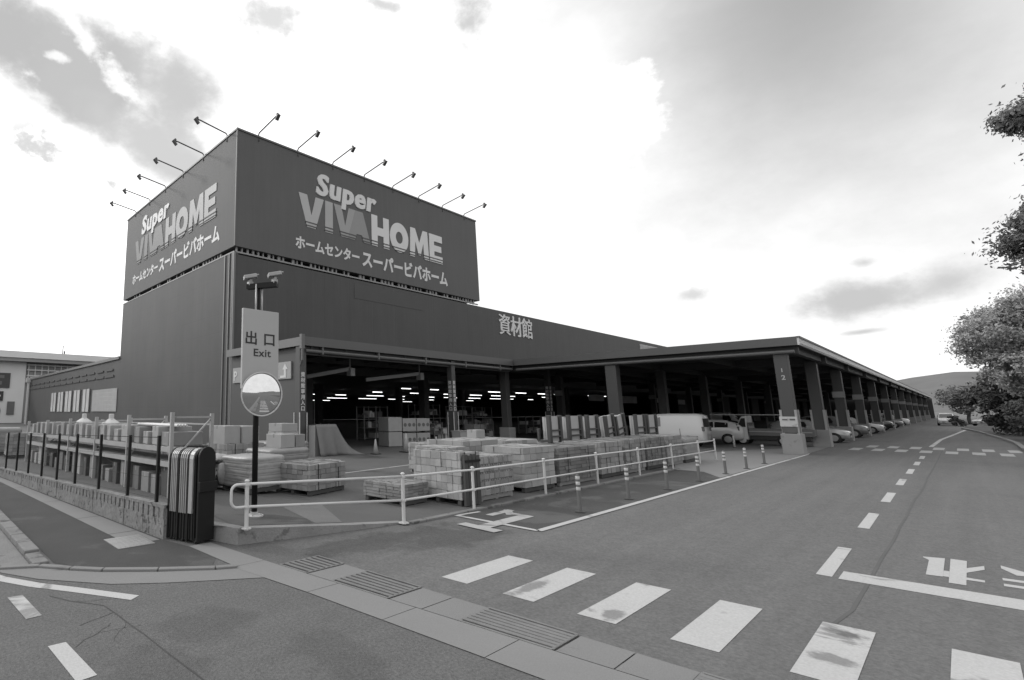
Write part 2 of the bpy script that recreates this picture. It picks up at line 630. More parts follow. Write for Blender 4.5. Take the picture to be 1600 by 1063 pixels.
def copy_tree(o, parent=None):
    c = o.copy()
    COL.objects.link(c)
    if parent is not None:
        c.parent = parent
    for ch in list(o.children):
        copy_tree(ch, c)
    return c


ORD = ["first", "second", "third", "fourth", "fifth", "sixth", "seventh", "eighth", "ninth", "tenth", "eleventh", "twelfth"]

# ------------------------------------------------------------------ ground
g = MB().sheet([(-3000, -3000), (3000, -3000), (3000, 3000), (-3000, 3000)], -.03)
struct("ground", g, GROUND_M)
g = MB().sheet([(-60, -60), (6.5, -60), (4.9, 6), (4.9, 60), (-60, 60)], -.004)
struct("street", g, ASPH_STREET)
g = MB().sheet([(4.7, 7.8), (4.7, -60), (300, -60), (300, 60), (60, 60), (60, 30), (7.0, 7.8)], -.012)
struct("driveway", g, ASPH_ROAD)

# lot behind the railing: rises slightly towards the street corner


def lotz(x, y=10):
    return .25 * max(0.0, min(1.0, (7.7 - x) / 3.3))


g = MB()
xs = [2.2, 3.2, 4.0, 4.4, 5.2, 6.0, 6.9, 7.7]
for i in range(len(xs) - 1):
    a, b = xs[i], xs[i + 1]
    ya = max(6.9 + .17 * (7.64 - a), 8.0 if a < 4.35 else 0)
    yb = max(6.9 + .17 * (7.64 - b), 8.0 if b < 4.35 else 0)
    if b <= 4.01:
        ya, yb = max(8.3, 8.4 + (3.68 - a) / .08), max(8.3, 8.4 + (3.68 - b) / .08)
    for k in range(6):
        f0, f1 = k / 6, (k + 1) / 6
        g.quad((a, ya + (46 - ya) * f0, lotz(a)), (b, yb + (46 - yb) * f0, lotz(b)), (b, yb + (46 - yb) * f1, lotz(b)), (a, ya + (46 - ya) * f1, lotz(a)))
g.sheet([(7.7, 6.78), (22, 6.78), (22, 9.2), (60, 9.2), (60, 26.5), (15.2, 26.5), (15.2, 46), (7.7, 46)], .0)
struct("parking_lot", g, ASPH_LOT)
g = MB()
for (q0, q1, q2, q3) in (((4.45, 7.55), (5.35, 7.4), (5.75, 8.3), (4.6, 8.75)), ((5.35, 7.4), (5.9, 7.32), (6.1, 7.75), (5.75, 8.3))):
    g.quad(*[(p_[0], p_[1], lotz(p_[0]) + .004) for p_ in (q0, q1, q2, q3)])
struct("dark_patch", g, ASPH_DARK)
g = MB()
g.quad(*[(p_[0], p_[1], lotz(p_[0]) + .004) for p_ in ((5.95, 7.31), (6.5, 7.22), (7.6, 9.1), (6.6, 9.4))])
struct("pale_patch", g, mat("asphalt_pale", .13, .85, .2, 1.2, 7, .4, 90, fine=.3, fscale=40))

g = MB().sheet([(9.15, 4.95), (22, 4.95), (22, 6.6), (9.15, 6.6)], -.004)
struct("road_shoulder", g, ASPH_DARK)
g = MB().sheet([(20.5, 4.98), (37, 4.95), (47, 5.1), (40, 5.9), (36, 7.4), (29, 8.8), (22.02, 6.6), (22.02, 5.8)], .004)
struct("concrete_apron", g, CONC_LT)

# concrete strip across the mouth of the driveway, and the drain beside it


def sxl(y):
    return 3.88 + .095 * (5.66 - y)


def sxu(y):
    return 4.36 + .125 * (5.58 - y)


def sxd(y):
    return 4.99 + .07 * (6.1 - y)


g = MB()
ys = [7.75, 6.38, 5.0, 3.9, 2.8, 1.7, .6, -1.5, -4, -8, -14]
for i in range(len(ys) - 1):
    a, b = ys[i], ys[i + 1] + .008
    la = 3.75 if a > 6.3 else sxl(a)
    ua = 4.12 if a > 7 else sxu(a) - .004
    g.quad((la, a, .004), (sxl(b) if b < 6.3 else 3.79, b, .004), (sxu(b) - .004, b, .004), (ua, a, .004))
struct("gutter_strip", g, CONC_LT)

drain = MB()
lids = MB()
y = 6.1
seq = [('g', .55), ('c', .40), ('g', .88), ('c', .42), ('c', .42), ('g', .93), ('c', .46), ('c', .46), ('g', .93), ('c', .46), ('c', .46), ('g', .93), ('c', .9)]
grate_n = 0
GR_LAB = ["small steel grate at the railing end of the driveway drain", "short steel grate between plain concrete drain lids",
          "long steel grate in the drain facing the second crosswalk stripe", "steel grate in the drain at the bottom edge of the picture",
          "steel grate of the drain just out by the last stripes", "far steel grate of the drain"]
for (k, L) in seq:
    y1 = y - L
    a0, a1 = sxu(y) + .012, sxu(y1) + .012
    b0, b1 = sxd(y), sxd(y1)
    gp = .012
    if k == 'c':
        lids.quad((a0, y - gp, .002), (a1, y1, .002), (b1, y1, .002), (b0, y - gp, .002))
    else:
        drain.quad((a0, y, -.002), (a1, y1, -.002), (b1, y1, -.002), (b0, y, -.002))
        if grate_n < 4:
            gm = MB()
            for q in range(8):
                t0 = q / 7
                p0 = Vector((a0 + (b0 - a0) * t0, y - .015, .006))
                p1 = Vector((a1 + (b1 - a1) * t0, y1 + .015, .006))
                gm.bar(p0, p1, .055 if q not in (0, 7) else .03, .008)
            for q in (0.0, 1.0):
                yy = y - .02 - (L - .04) * q
                gm.bar((sxu(yy) + .015, yy, .0045), (sxd(yy), yy, .0045), .025, .006)
            gr = gm.build("drain_grate", mat("grate_bar", .17, .6, .2, 5, metal=.2))
            tag(gr, GR_LAB[grate_n], "drain grate", "drain grates across the driveway mouth")
        grate_n += 1
    y = y1
struct("drain_lids", lids, CONC)
struct("drain_channel", drain, SEAM)

# pavement on the left with its kerbs
g = MB().sheet([(1.88, 8.1), (2.32, 7.36), (3.5, 6.52), (3.76, 6.9), (3.76, 7.7), (3.6, 8.4), (2.7, 19.6), (.9, 42), (-1.0, 60), (-2.5, 60), (1.88, 12)], .0)
struct("pavement", g, ASPH_WALK)
g = MB()
for i, (ya, yb) in enumerate([(8.42, 9.3), (9.32, 11), (11.02, 13.4), (13.42, 16.3), (16.32, 19.6)]):
    g.quad((3.02 - .055 * (ya - 9), ya, .004), (3.55 - .08 * (ya - 8.4), ya, .004), (3.55 - .08 * (yb - 8.4), yb, .004), (3.02 - .055 * (yb - 9), yb, .004))
struct("wall_foot_strip", g, CONC)
g = MB()
for yy in range(8):
    pass
g.box(2.82, 3.4, 8.24, 8.98, .001, .010)
for i in range(7):
    g.box(2.85 + i * .08, 2.87 + i * .08, 8.28, 8.94, .010, .013)
tag(g.build("manhole_cover", ALU), "flat ribbed steel cover set in the pavement at the end of the block wall", "drain cover")
g = MB()
yy = 8.1
while yy < 22:
    L = .62
    xk = 1.62 if yy < 14 else 1.62 - (yy - 14) * .02
    g.box(xk, xk + .2, yy + .008, yy + L - .008, -.02, .075 if yy > 8.7 else .04)
    yy += L
o = struct("kerb", g, CONC_OLD, bevel=.015)
g = MB()
ka = [(1.25, 8.26), (1.69, 8.03), (2.0, 7.65), (2.32, 7.32), (2.9, 6.88), (3.53, 6.47), (3.8, 6.36)]
for i in range(len(ka) - 1):
    a, b = Vector((*ka[i], 0)), Vector((*ka[i + 1], 0))
    d = (b - a).normalized() * .006
    g.bar(a + d + Vector((0, 0, .005)), b - d + Vector((0, 0, .005)), .10, .05)
struct("pavement_edge", g, CONC, bevel=.01)
lo = [(1.0, 8.6), (1.26, 8.01), (1.57, 7.47), (2.23, 6.71), (2.78, 6.34), (3.3, 6.05), (3.86, 5.75)]
hi = [(1.15, 8.5), (1.66, 7.98), (1.98, 7.58), (2.28, 7.26), (2.86, 6.82), (3.5, 6.42), (3.78, 6.3)]
g = MB()
for i in range(len(lo) - 1):
    g.quad((*lo[i], .002), (*lo[i + 1], .002), (*hi[i + 1], .002), (*hi[i], .002))
struct("gutter_apron", g, CONC)
g = MB().sheet([(1.0, 8.6), (1.15, 8.5), (1.6, 8.15), (1.6, 24), (1.0, 24)], .001)
struct("kerb_gutter", g, CONC_OLD)

# island kerb that carries the railing
g = MB()
kp = [(4.16, 8.05, .25), (4.39, 7.34, .25), (5.4, 7.17, .172), (6.5, 6.98, .088), (7.66, 6.79, .012)]
for i in range(len(kp) - 1):
    (xa, ya, za), (xb, yb, zb) = kp[i], kp[i + 1]
    d = Vector((xb - xa, yb - ya, 0)).normalized()
    r = Vector((-d.y, d.x, 0)) * .16
    n = len(g.v)
    for (x, y_, z) in ((xa, ya, za), (xb, yb, zb)):
        g.v += [(x, y_, -.02), (x, y_, z), (x + r.x, y_ + r.y, z + .004), (x + r.x, y_ + r.y, -.02)]
    for q in ((0, 1, 5, 4), (1, 2, 6, 5), (2, 3, 7, 6), (3, 0, 4, 7), (3, 2, 1, 0), (4, 5, 6, 7)):
        g.f.append(tuple(n + k for k in reversed(q)))
struct("island_kerb", g, mat("kerb_concrete", .21, .9, .25, 2.2, 8, .5, 30, fine=.2, fscale=40, stain_or_shade=(2.2, .56, .08, .55)))
g = MB()
for k in range(8):
    x0 = 7.75 + k * 1.85
    g.box(x0, x0 + 1.83, 6.63, 6.77, -.02, .03)
struct("railing_kerb", g, CONC_OLD, bevel=.01)

# ------------------------------------------------------------------ road markings
g = MB()
for i in range(9):
    yc = 4.22 - .815 * i
    x0 = 5.66 + .065 * i
    x1 = 7.24 + .075 * i
    g.sheet([(x0, yc + .18), (x0 + .03, yc - .18), (x1 + .03, yc - .18), (x1, yc + .18)], -.008)
struct("crosswalk_marking", g, PAINT)
g = MB()
for k in range(8):
    x0 = 9.6 + 4.33 * k
    if x0 < 38:
        g.sheet([(x0, 1.30), (x0 + 2.15, 1.32), (x0 + 2.15, 1.47), (x0, 1.45)], -.008)
g.sheet([(47.6, 1.30), (60, 1.12), (74, .55), (95, -.2), (95, .0), (74, .75), (60, 1.3), (47.6, 1.48)], -.0085)
struct("centre_line_marking", g, PAINT)
g = MB().sheet([(9.56, 1.24), (9.66, -.6), (9.75, -2.2), (10.28, -2.2), (10.18, -.6), (10.05, 1.24)], -.008)
struct("stop_line_marking", g, PAINT)
g = MB()
re_ = [(11.85, .61), (12.05, .41), (11.09, .42), (11.13, .37), (12.05, .37), (12.09, .22), (11.54, .23), (11.89, .08), (11.62, .08), (11.19, .23), (10.9, .23), (10.9, .09), (10.78, .09), (10.76, .23), (10.43, .24), (10.41, .37), (10.82, .37), (10.73, .42), (10.7, .56), (11.75, .55)]
g.sheet([(11.95, .62), (12.05, .42), (11.09, .42), (10.73, .42), (10.70, .56), (11.75, .56), (11.9, .62)], -.008)
g.sheet([(12.08, .37), (12.08, .225), (10.43, .235), (10.42, .37)], -.0079)
g.sheet([(11.14, .419), (11.14, .371), (10.76, .371), (10.76, .419)], -.0081)
g.sheet([(11.52, .24), (11.89, .08), (11.62, .08), (11.2, .24)], -.0081)
g.sheet([(10.91, .24), (10.9, .09), (10.78, .09), (10.76, .24)], -.0081)
# second character, its left half in the picture
g.sheet([(12.11, -.06), (11.78, -.3), (11.6, -.3), (11.55, -.17), (11.9, -.06)], -.008)
g.sheet([(11.24, -.05), (11.3, -.62), (11.14, -.62), (11.1, -.05)], -.008)
g.sheet([(10.89, -.05), (10.95, -.62), (10.8, -.62), (10.75, -.05)], -.008)
g.sheet([(12.1, -.28), (12.1, -.40), (10.5, -.40), (10.5, -.28)], -.0079)
g.sheet([(11.9, -.42), (12.1, -.6), (11.9, -.62), (11.7, -.42)], -.0081)
# third character further right
g.sheet([(12.0, -.8), (12.0, -1.35), (11.85, -1.35), (11.85, -.8)], -.008)
g.sheet([(11.86, -1.02), (11.86, -1.14), (10.6, -1.14), (10.6, -1.02)], -.008)
g.sheet([(11.4, -.82), (11.4, -.92), (11.86, -.92), (11.86, -.82)], -.0081)
struct("stop_lettering", g, PAINT)
g = MB()
g.ribbon([(9.06, 6.64), (9.07, 4.9), (34.3, 4.87), (36.5, 5.05)], .12, .001)
g.ribbon([(9.1, 6.6), (9.76, 6.53)], .08, .002)
struct("edge_line_marking", g, PAINT)
g = MB()
g.ribbon([(9.58, 6.2), (10.44, 6.22), ], .16, .003)
g.ribbon([(10.40, 6.28), (9.95, 5.95)], .16, .0035)
g.ribbon([(10.16, 5.70), (8.6, 5.68)], .26, .003)
g.ribbon([(8.5, 6.1), (8.45, 5.3)], .26, .0035)
g.ribbon([(10.12, 6.05), (10.12, 5.58)], .14, .0025)
struct("route_lettering", g, PAINT_WORN)
g = MB()
for i in range(10):
    yc = 3.9 - .83 * i
    for j, (x0, x1) in enumerate(((40.6, 43.0), (44.2, 46.8))):
        sh = .35 * j
        g.sheet([(x0, yc + .2 - sh), (x0, yc - .2 - sh), (x1, yc - .2 - sh), (x1, yc + .2 - sh)], -.008)
struct("far_crosswalk_marking", g, PAINT_WORN)
g = MB().ribbon([(1.02, 8.3), (1.2, 7.79), (1.5, 7.25), (1.8, 6.83), (2.3, 6.08)], .15, .0)
struct("street_edge_marking", g, PAINT)
g = MB()
g.sheet([(1.16, 6.98), (1.31, 6.97), (1.36, 6.18), (1.21, 6.17)], .0)
g.sheet([(1.25, 5.37), (1.40, 5.36), (1.45, 4.57), (1.29, 4.56)], .0)
g.sheet([(1.33, 3.75), (1.48, 3.74), (1.53, 2.95), (1.38, 2.94)], .0)
struct("street_dash_marking", g, PAINT)
g = MB()
p = Vector((1.62, 6.3, 0))
pts = [(1.55, 6.75), (1.7, 6.42), (1.86, 6.2), (1.95, 6.05), (1.98, 5.75), (2.0, 5.4), (2.03, 5.05), (2.05, 4.6), (2.09, 3.96), (2.13, 3.0), (2.16, 2.0)]
g.ribbon(pts, .014, -.001)
r2 = random.Random(3)


def crack(p, d, n, w):
    out = [p]
    for i in range(n):
        d += r2.uniform(-.9, .9) * .6
        p = (p[0] + .08 * math.cos(d), p[1] + .08 * math.sin(d))
        out.append(p)
    g.ribbon(out, w, -.0012)
    return out


crack((1.97, 5.8), R_(215), 5, .008)
c_ = crack((1.86, 5.55), R_(265), 7, .008)
crack(c_[3], R_(330), 5, .005)
crack((1.72, 6.4), R_(300), 6, .006)
crack((1.99, 5.5), R_(250), 6, .005)
struct("pavement_crack", g, SEAM)
g = MB()
pts = [(7.0, 1.12)]
for k in range(24):
    pts.append((8.2 + k * 1.6, .98 + r2.uniform(-.02, .02) - .004 * k))
g.ribbon(pts, .035, -.009)
struct("road_seam", g, mat("seam_soft", .085, .85, .2, 1))
g = MB().ribbon([(11.82, 13.2), (16.31, 13.65)], .12, .004)
struct("bay_line_marking", g, PAINT_WORN)

# right hand kerb and verge
g = MB()
pts = [(30, -2.3), (47.1, -1.8), (54.7, -1.85), (65, -1.5), (72, -1.15), (82, -.78), (95, .2)]
for i in range(len(pts) - 1):
    g.bar((*pts[i], .05), (*pts[i + 1], .05), .2, .18)
struct("verge_kerb", g, CONC)
g = MB().sheet([(24, -2.6), (47.1, -1.9), (54.7, -1.95), (65, -1.6), (72, -1.25), (82, -.88), (95, .1), (110, .1), (110, -40), (24, -40)], .02)
struct("verge", g, mat("soil", .06, .95, .3, .6))

# ------------------------------------------------------------------ store building
for m_ in (WALL_LEFT, WALL_FRONT, SIGN_M):
    add_streaks(m_, .10 if m_ is not SIGN_M else .06)
add_panels(WALL_LEFT, 1, 2, .9, 1.15, .02, .02, .15, .86)
add_panels(WALL_FRONT, 0, 0, 2.4, 0, .012, .01, .3, .92)
add_panels(SIGN_M, 0, 1, 3.25, 3.37, .004, .004, .25, .93)
BX0, BX1, BY0, BY1 = 15.1, 41.1, 26.4, 46.6
store = thing("store_building", "large dark clad home centre with a tall roof sign box and floodlights along its top", "store building", (BX0, BY0, 0))

MB().box(15.12, 15.4, 26.42, 46.6, 0, 11.72).build("side_wall", WALL_LEFT, store)
b = MB()
b.box(15.4, 216, 26.42, 26.7, 4.55, 11.6)
b.box(41.1, 216, 26.7, 46, 11.3, 11.55)
MB.build(b, "front_wall", WALL_FRONT, store)
b = MB()
b.box(15.14, 15.5, 46.6, 88.0, 0, 6.7)
b.box(15.5, 40, 87.7, 88.0, 0, 6.7)
annex = b.build("annex_wall", WALL_LEFT, store)
b = MB().box(15.0, 15.6, 46.6, 88.1, 6.7, 6.95)
b.build("annex_coping", TRIM, store)
b = MB()
for i, (ya, yb) in enumerate([(69.8, 72.6), (66.2, 69.0), (62.4, 65.4), (58.9, 61.6), (55.3, 57.9)]):
    w = MB().box(15.06, 15.12, ya, yb, 1.95, 4.3).build("window", mat("pane_sky", .5, .15, .25, .7, spec=.6), store)
    f = MB()
    for yy in (ya, (ya + yb) / 2, yb):
        f.box(15.02, 15.055, yy - .06, yy + .06, 1.9, 4.35)
    f.build("window_frame", TRIM, w)
w = MB().box(15.06, 15.12, 46.75, 54.3, 2.0, 4.1)
gbk = mat("glass_block", .33, .3, .18, 1.2, spec=.5)
w = w.build("glass_block_panel", gbk, store)
add_panels(gbk, 1, 2, .38, .38, .06, .06, .4, .8)
b = MB()
for k in range(14):
    y0 = 48 + k * 2.9
    b.box(15.05, 15.13, y0, y0 + 2.6, 5.15, 5.35)
    b.box(15.05, 15.13, y0 + .3, y0 + 2.3, 5.75, 5.9)
b.build("louver", BEAM, store)
b = MB()
b.tube([(14.95, 87.6, 0), (14.95, 87.6, 6.4)], .25, 8)
b.box(14.5, 15.2, 87.2, 88, 6.3, 7.0)
b.build("rain_pipe", ALU_L, store)
# corner trims of the main block
b = MB()
for yy in (26.55, 26.95, 27.5):
    b.box(15.06, 15.125, yy - .05, yy + .05, 0, 11.72)
b.box(15.07, 15.19, 26.36, 26.48, 0, 11.72)
b.build("corner_trim", TRIM, store)
b = MB().box(15.42, 41, 26.72, 46.4, 11.4, 11.6)
b.build("roof", BEAM, store)
# open steel gap under the sign box
b = MB()
b.box(15.9, 40.3, 27.2, 45.9, 11.6, 12.3)
gap = b.build("gap_shade_box", DARK, store)  # dark box put in as the shade inside the open gap
b = MB()
for k in range(66):
    x = 15.3 + k * .39
    if rnd.random() < .72:
        b.box(x, x + rnd.uniform(.06, .22), 26.5, 26.62, 11.72, 12.1)
b.box(15.2, 41, 26.46, 26.56, 11.72, 11.82)
for k in range(50):
    y_ = 26.7 + k * .4
    if rnd.random() < .35:
        b.box(15.22, 15.32, y_, y_ + rnd.uniform(.06, .2), 11.72, 12.1)
b.box(15.1, 15.26, 26.46, 46.6, 11.72, 11.80)
b.build("sign_frame", mat("frame_steel", .26, .5, .2, 3), store)

b = MB().box(15.1, 41.1, 26.35, 46.6, 12.1, 19.8)
sign = b.build("sign_box", SIGN_M, store)
b = MB()
b.box(15.04, 41.16, 26.29, 26.45, 19.8, 19.92)
b.box(15.04, 15.2, 26.45, 46.66, 19.8, 19.92)
b.box(15.06, 15.14, 26.31, 26.39, 12.1, 19.8)
b.build("sign_trim", mat("sign_trim_m", .11, .5, .1, 1), sign)

GLY = {
    'V': [(0, 1), (.33, 1), (.5, .38), (.67, 1), (1, 1), (.67, 0), (.33, 0)],
    'I': [(0, 0), (0, 1), (1, 1), (1, 0)],
    'A': [(0, 0), (.33, 1), (.67, 1), (1, 0), (.69, 0), (.62, .22), (.38, .22), (.31, 0)],
    'H': [(0, 0), (0, 1), (.33, 1), (.33, .63), (.67, .63), (.67, 1), (1, 1), (1, 0), (.67, 0), (.67, .36), (.33, .36), (.33, 0)],
    'M': [(0, 0), (.06, 1), (.3, 1), (.5, .52), (.7, 1), (.94, 1), (1, 0), (.75, 0), (.71, .55), (.55, .1), (.45, .1), (.29, .55), (.25, 0)],
    'E': [(0, 0), (0, 1), (1, 1), (1, .76), (.36, .76), (.36, .62), (.92, .62), (.92, .4), (.36, .4), (.36, .25), (1, .25), (1, 0)],
}


def logo(o, u, scale, flip, dim):
    """the two-word company name over one line of kana; o = lower left corner of the big word"""
    o, u, v = Vector(o), Vector(u), Vector((0, 0, 1))
    tones = dim
    lay = [('V', 0, 2.25), ('I', 2.38, .72), ('V', 3.2, 2.2), ('A', 4.55, 2.35), ('H', 7.05, 1.95), ('O', 9.1, 2.2), ('M', 11.45, 2.45), ('E', 14.0, 1.75)]
    h = 2.35
    for i, (ch, x, w) in enumerate(lay):
        m = tones[i]
        d = .02 + .003 * i
        P = o + u * x * scale
        hh = h * scale * (1.0 if i < 4 else 1.06)
        bb = MB()
        if ch == 'O':
            n = 28
            for k in range(n):
                a0, a1 = 2 * math.pi * k / n, 2 * math.pi * (k + 1) / n
                q = [(.5 + .5 * math.cos(a0), .5 + .5 * math.sin(a0)), (.5 + .5 * math.cos(a1), .5 + .5 * math.sin(a1)),
                     (.5 + .19 * math.cos(a1), .5 + .2 * math.sin(a1)), (.5 + .19 * math.cos(a0), .5 + .2 * math.sin(a0))]
                bb.prism([(a * w * scale, c * hh) for a, c in reversed(q)], P, u, v, d)
        else:
            bb.prism([(a * w * scale, c * hh) for a, c in reversed(GLY[ch])] if ch in 'VAMHEI' else [], P, u, v, d)
        bb.build("lettering", m, sign)
    # two sign-coloured lines cutting the feet of the letters
    for q in (.035, .135):
        bb = MB()
        hy = (q + .015) * h * scale
        for i, (ch, x, w) in enumerate(lay):
            hh = h * scale * (1.0 if i < 4 else 1.06)
            if ch == 'O':
                iv = [.5 - .5 * math.sqrt(max(0, 1 - (2 * hy / hh - 1) ** 2)), .5 + .5 * math.sqrt(max(0, 1 - (2 * hy / hh - 1) ** 2))]
            else:
                pl = GLY[ch]
                iv = []
                for k in range(len(pl)):
                    (xa, ya), (xb, yb) = pl[k], pl[(k + 1) % len(pl)]
                    if (ya - hy / hh) * (yb - hy / hh) < 0:
                        iv.append(xa + (xb - xa) * (hy / hh - ya) / (yb - ya))
                iv.sort()
            for a_, b_ in zip(iv[::2], iv[1::2]):
                x0, x1 = a_ * w * scale - .05, b_ * w * scale + .05
                bb.prism([(x0, 0), (x1, 0), (x1, .075 * scale), (x0, .075 * scale)], o + u * x * scale + v * h * q * scale, u, v, .045 + .003 * i)
        bb.build("letter_stripe", SIGN_M, sign)
    bb = MB()
    for k, dx in enumerate((-.055, -.02, .02, .055)):
        bb.text("Super", o + u * (1.55 + dx) * scale + v * (2.66 + .03 * (k % 2)) * scale, u, v, 2.2 * scale, .052 + .003 * k, bold=.026, shear=.12, sx=1.05, space=1.10)
    bb.build("lettering", LETTER_W, sign)
    bb = MB()
    bb.text("ホームセンター", o + u * -.25 * scale + v * -1.62 * scale, u, v, .98 * scale, .02, bold=.034, sx=.88)
    bb.text("スーパービバホーム", o + u * 6.0 * scale + v * -1.75 * scale, u, v, 1.33 * scale, .02, bold=.036, sx=.87)
    bb.build("lettering", LETTER_W, sign)


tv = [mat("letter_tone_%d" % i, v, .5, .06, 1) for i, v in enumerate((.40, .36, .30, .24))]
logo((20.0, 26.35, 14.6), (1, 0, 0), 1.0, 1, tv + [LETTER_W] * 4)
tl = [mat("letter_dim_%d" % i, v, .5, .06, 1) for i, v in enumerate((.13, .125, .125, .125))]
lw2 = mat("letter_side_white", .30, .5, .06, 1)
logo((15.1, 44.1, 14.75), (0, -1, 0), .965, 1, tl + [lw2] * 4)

# roof floodlights leaning out over the sign faces


def floodlight(p, d):
    p, d = Vector(p), Vector(d)
    s = d.cross(Vector((0, 0, 1)))
    a = MB()
    a.tube([p - d * -.06 + Vector((0, 0, -.35)), p + d * .04 + Vector((0, 0, .12)), p + d * .12 + Vector((0, 0, .22)), p + d * 2.0 + Vector((0, 0, .46)), p + d * 2.2 + Vector((0, 0, .44))], .044, 6)
    arm = a.build("floodlight", BEAM, sign)
    h = MB()
    c = p + d * 2.25 + Vector((0, 0, .33))
    h.bar(c + d * .12 + Vector((0, 0, .12)), c - d * .16 - Vector((0, 0, .16)), .23, .13, upv=tuple(d))
    h.bar(c - d * .1 + Vector((0, 0, .16)), c - d * .02 + Vector((0, 0, .28)), .12, .12)
    h.build("lamp_head", mat("lamp_body", .09, .5, .1, 3), arm, bevel=.02)


for k in range(8):
    floodlight((16.7 + k * 3.23, 26.4, 19.9), (0, -1, 0))
for k in range(6):
    floodlight((15.14, 27.7 + k * 3.36, 19.9), (-1, 0, 0))

# three large characters on the upper wall, and the bright louver further on
b = MB()
for dx in (-.04, 0, .04):
    b.text("資材館", (44.2 + dx, 26.42, 9.5), (1, 0, 0), (0, 0, 1), 2.15, .06 + dx * .1, bold=.004, sx=.98)
b.build("lettering", LETTER_W, store)
b = MB()
for k in range(40):
    b.box(79.4 + k * .3, 79.55 + k * .3, 26.3, 26.42, 9.9, 11.1)
b.box(79.3, 91.5, 26.36, 26.42, 9.8, 11.15)
b.build("louver", mat("louver_lt", .42, .5, .2, 4), store)
b = MB().box(25.2, 32.9, 26.4, 26.43, 10.2, 11.3)
b.build("blank_panel", mat("blank_m", .062, .6, .12, .6), store)

# wing wall, lean-to roof over the entrance
b = MB().box(15.08, 15.3, 19.5, 26.42, 0, 5.2)
wing = b.build("wing_wall", mat("cladding_wing", .058, .55, .06, .5), store)
b = MB().box(15.0, 15.08, 20.35, 26.05, 3.66, 4.52)
bs = b.build("wall_sign", mat("wall_sign_m", .27, .5, .05, 1), wing)
b = MB()
b.text("P", (15.0, 25.9, 3.80), (0, -1, 0), (0, 0, 1), .75, .02, bold=.02)
b.text("台", (15.0, 22.1, 3.87), (0, -1, 0), (0, 0, 1), .62, .02, bold=.03, sx=.85)
b.prism([(0, 0), (0, .12), (.33, .12), (.33, .42), (.2, .42), (.42, .72), (.64, .42), (.5, .42), (.5, 0)][::-1], (15.0, 21.25, 3.72), (0, -1, 0), (0, 0, 1), .02)
b.build("lettering", mat("sign_light", .5, .5, .05, 1), bs)
b = MB()
b.box(14.9, 34.2, 19.35, 26.40, 5.3, 5.55)
lean = b.build("entrance_roof", SOFFIT, store)
b = MB()
b.box(14.88, 33.83, 19.3, 19.38, 5.22, 5.66)
b.build("roof_fascia", mat("fascia_front", .09, .5, .06, .6), lean)
b = MB()
b.box(14.82, 14.93, 19.4, 26.5, 5.2, 5.62)
b.build("roof_fascia", mat("fascia_side", .13, .5, .06, .6), lean)
b = MB()
b.box(14.78, 14.98, 19.2, 19.36, 5.05, 5.75)
b.tube([(14.85, 19.24, 5.2), (14.85, 19.24, 4.5), (14.95, 19.6, 4.1)], .06, 6)
b.build("gutter_box", mat("gutter_m", .12, .5, .1, 2), lean)
b = MB()
for k in range(9):
    x = 15.6 + k * 2.3
    b.box(x, x + .15, 19.5, 26.3, 5.02, 5.3)
b.box(15.2, 33.8, 19.55, 19.75, 4.80, 5.22)
b.box(15.2, 33.8, 22.8, 23.0, 4.85, 5.3)
b.build("roof_beam", BEAM, lean)
b = MB()
b.tube([(15.2, 19.44, 4.98), (33.8, 19.44, 4.98)], .09, 8)
for k in range(5):
    b.box(16.2 + k * 4, 16.3 + k * 4, 19.34, 19.54, 4.85, 5.25)
b.build("gutter_pipe", mat("pipe_m", .10, .5, .1, 1), lean)
# two long lamp units hanging under the lean-to roof
for (xa, xb) in ((17.6, 19.6), (22.2, 25.6)):
    b = MB()
    b.bar((xa, 22.4, 3.95), (xb, 21.0, 4.4), .2, .22)
    b.box(xb - .12, xb + .22, 20.8, 21.15, 4.0, 4.45)
    b.tube([(xb, 21, 4.4), (xb, 21, 5.1)], .05, 6)
    b.build("hanging_unit", mat("unit_m", .20, .5, .1, 2), lean, bevel=.02)


def column(x, y, ztop, w, parent, m, base=None, guard=True, plate=None, text=None, board=False):
    c = MB().box(x - w / 2, x + w / 2, y - w / 2, y + w / 2, 0, ztop).build("column", m, parent, bevel=.02)
    if base:
        bw, bh = base
        MB().box(x - bw / 2, x + bw / 2, y - bw / 2, y + bw / 2, -.01, bh).build("column_base", CONC_COL, c, bevel=.03)
    z0 = base[1] if base else 0
    if guard:
        gq = MB()
        e = w / 2 + .012
        for sx in (-1, 1):
            for sy in (-1, 1):
                gq.box(x + sx * e - .045, x + sx * e + .045, y + sy * e - .045, y + sy * e + .045, z0, z0 + (1.15 if base else 1.75))
        gq.build("corner_guard", GUARD, c)
    if plate:
        MB().box(x - w / 2 - .05, x - w / 2 - .003, y - .32, y + .32, plate, plate + .42).build("number_plate", mat("plate_m", .24, .6, .2, 2), c)
    return c


CONC_COL = mat("concrete_column", .24, .8, .1, 1.5, 6, .2, 50, stain_or_shade=(2.5, .6, .1, .75))
GUARD = mat("guard_light", .30, .5, .15, 2)
COL_IN = mat("column_inner", .06, .6, .1, 1)
for x in (15.05, 27.0, 39.2):
    c = column(x, 19.62, 5.2, .36, store, COLUMN_M, guard=False)
    gq = MB()
    for (dx, dy) in ((-.22, -.22), (.22, -.22), (-.22, .22)):
        gq.tube([(x + dx, 19.62 + dy, .35), (x + dx, 19.62 + dy, 2.0)], .028, 6)
    gq.build("corner_guard", WHITE_OLD, c)
    b = MB()
    for i, ch in enumerate("資材館専用入口"):
        b.text(ch, (x, 19.44, 3.72 - i * .27), (1, 0, 0), (0, 0, 1), .25, .01, bold=.012, align=.5)
        if x > 20:
            b.text(ch, (x - .18, 19.62, 3.72 - i * .27), (0, -1, 0), (0, 0, 1), .25, .01, bold=.012, align=.5)
    b.build("lettering", LETTER_W, c)

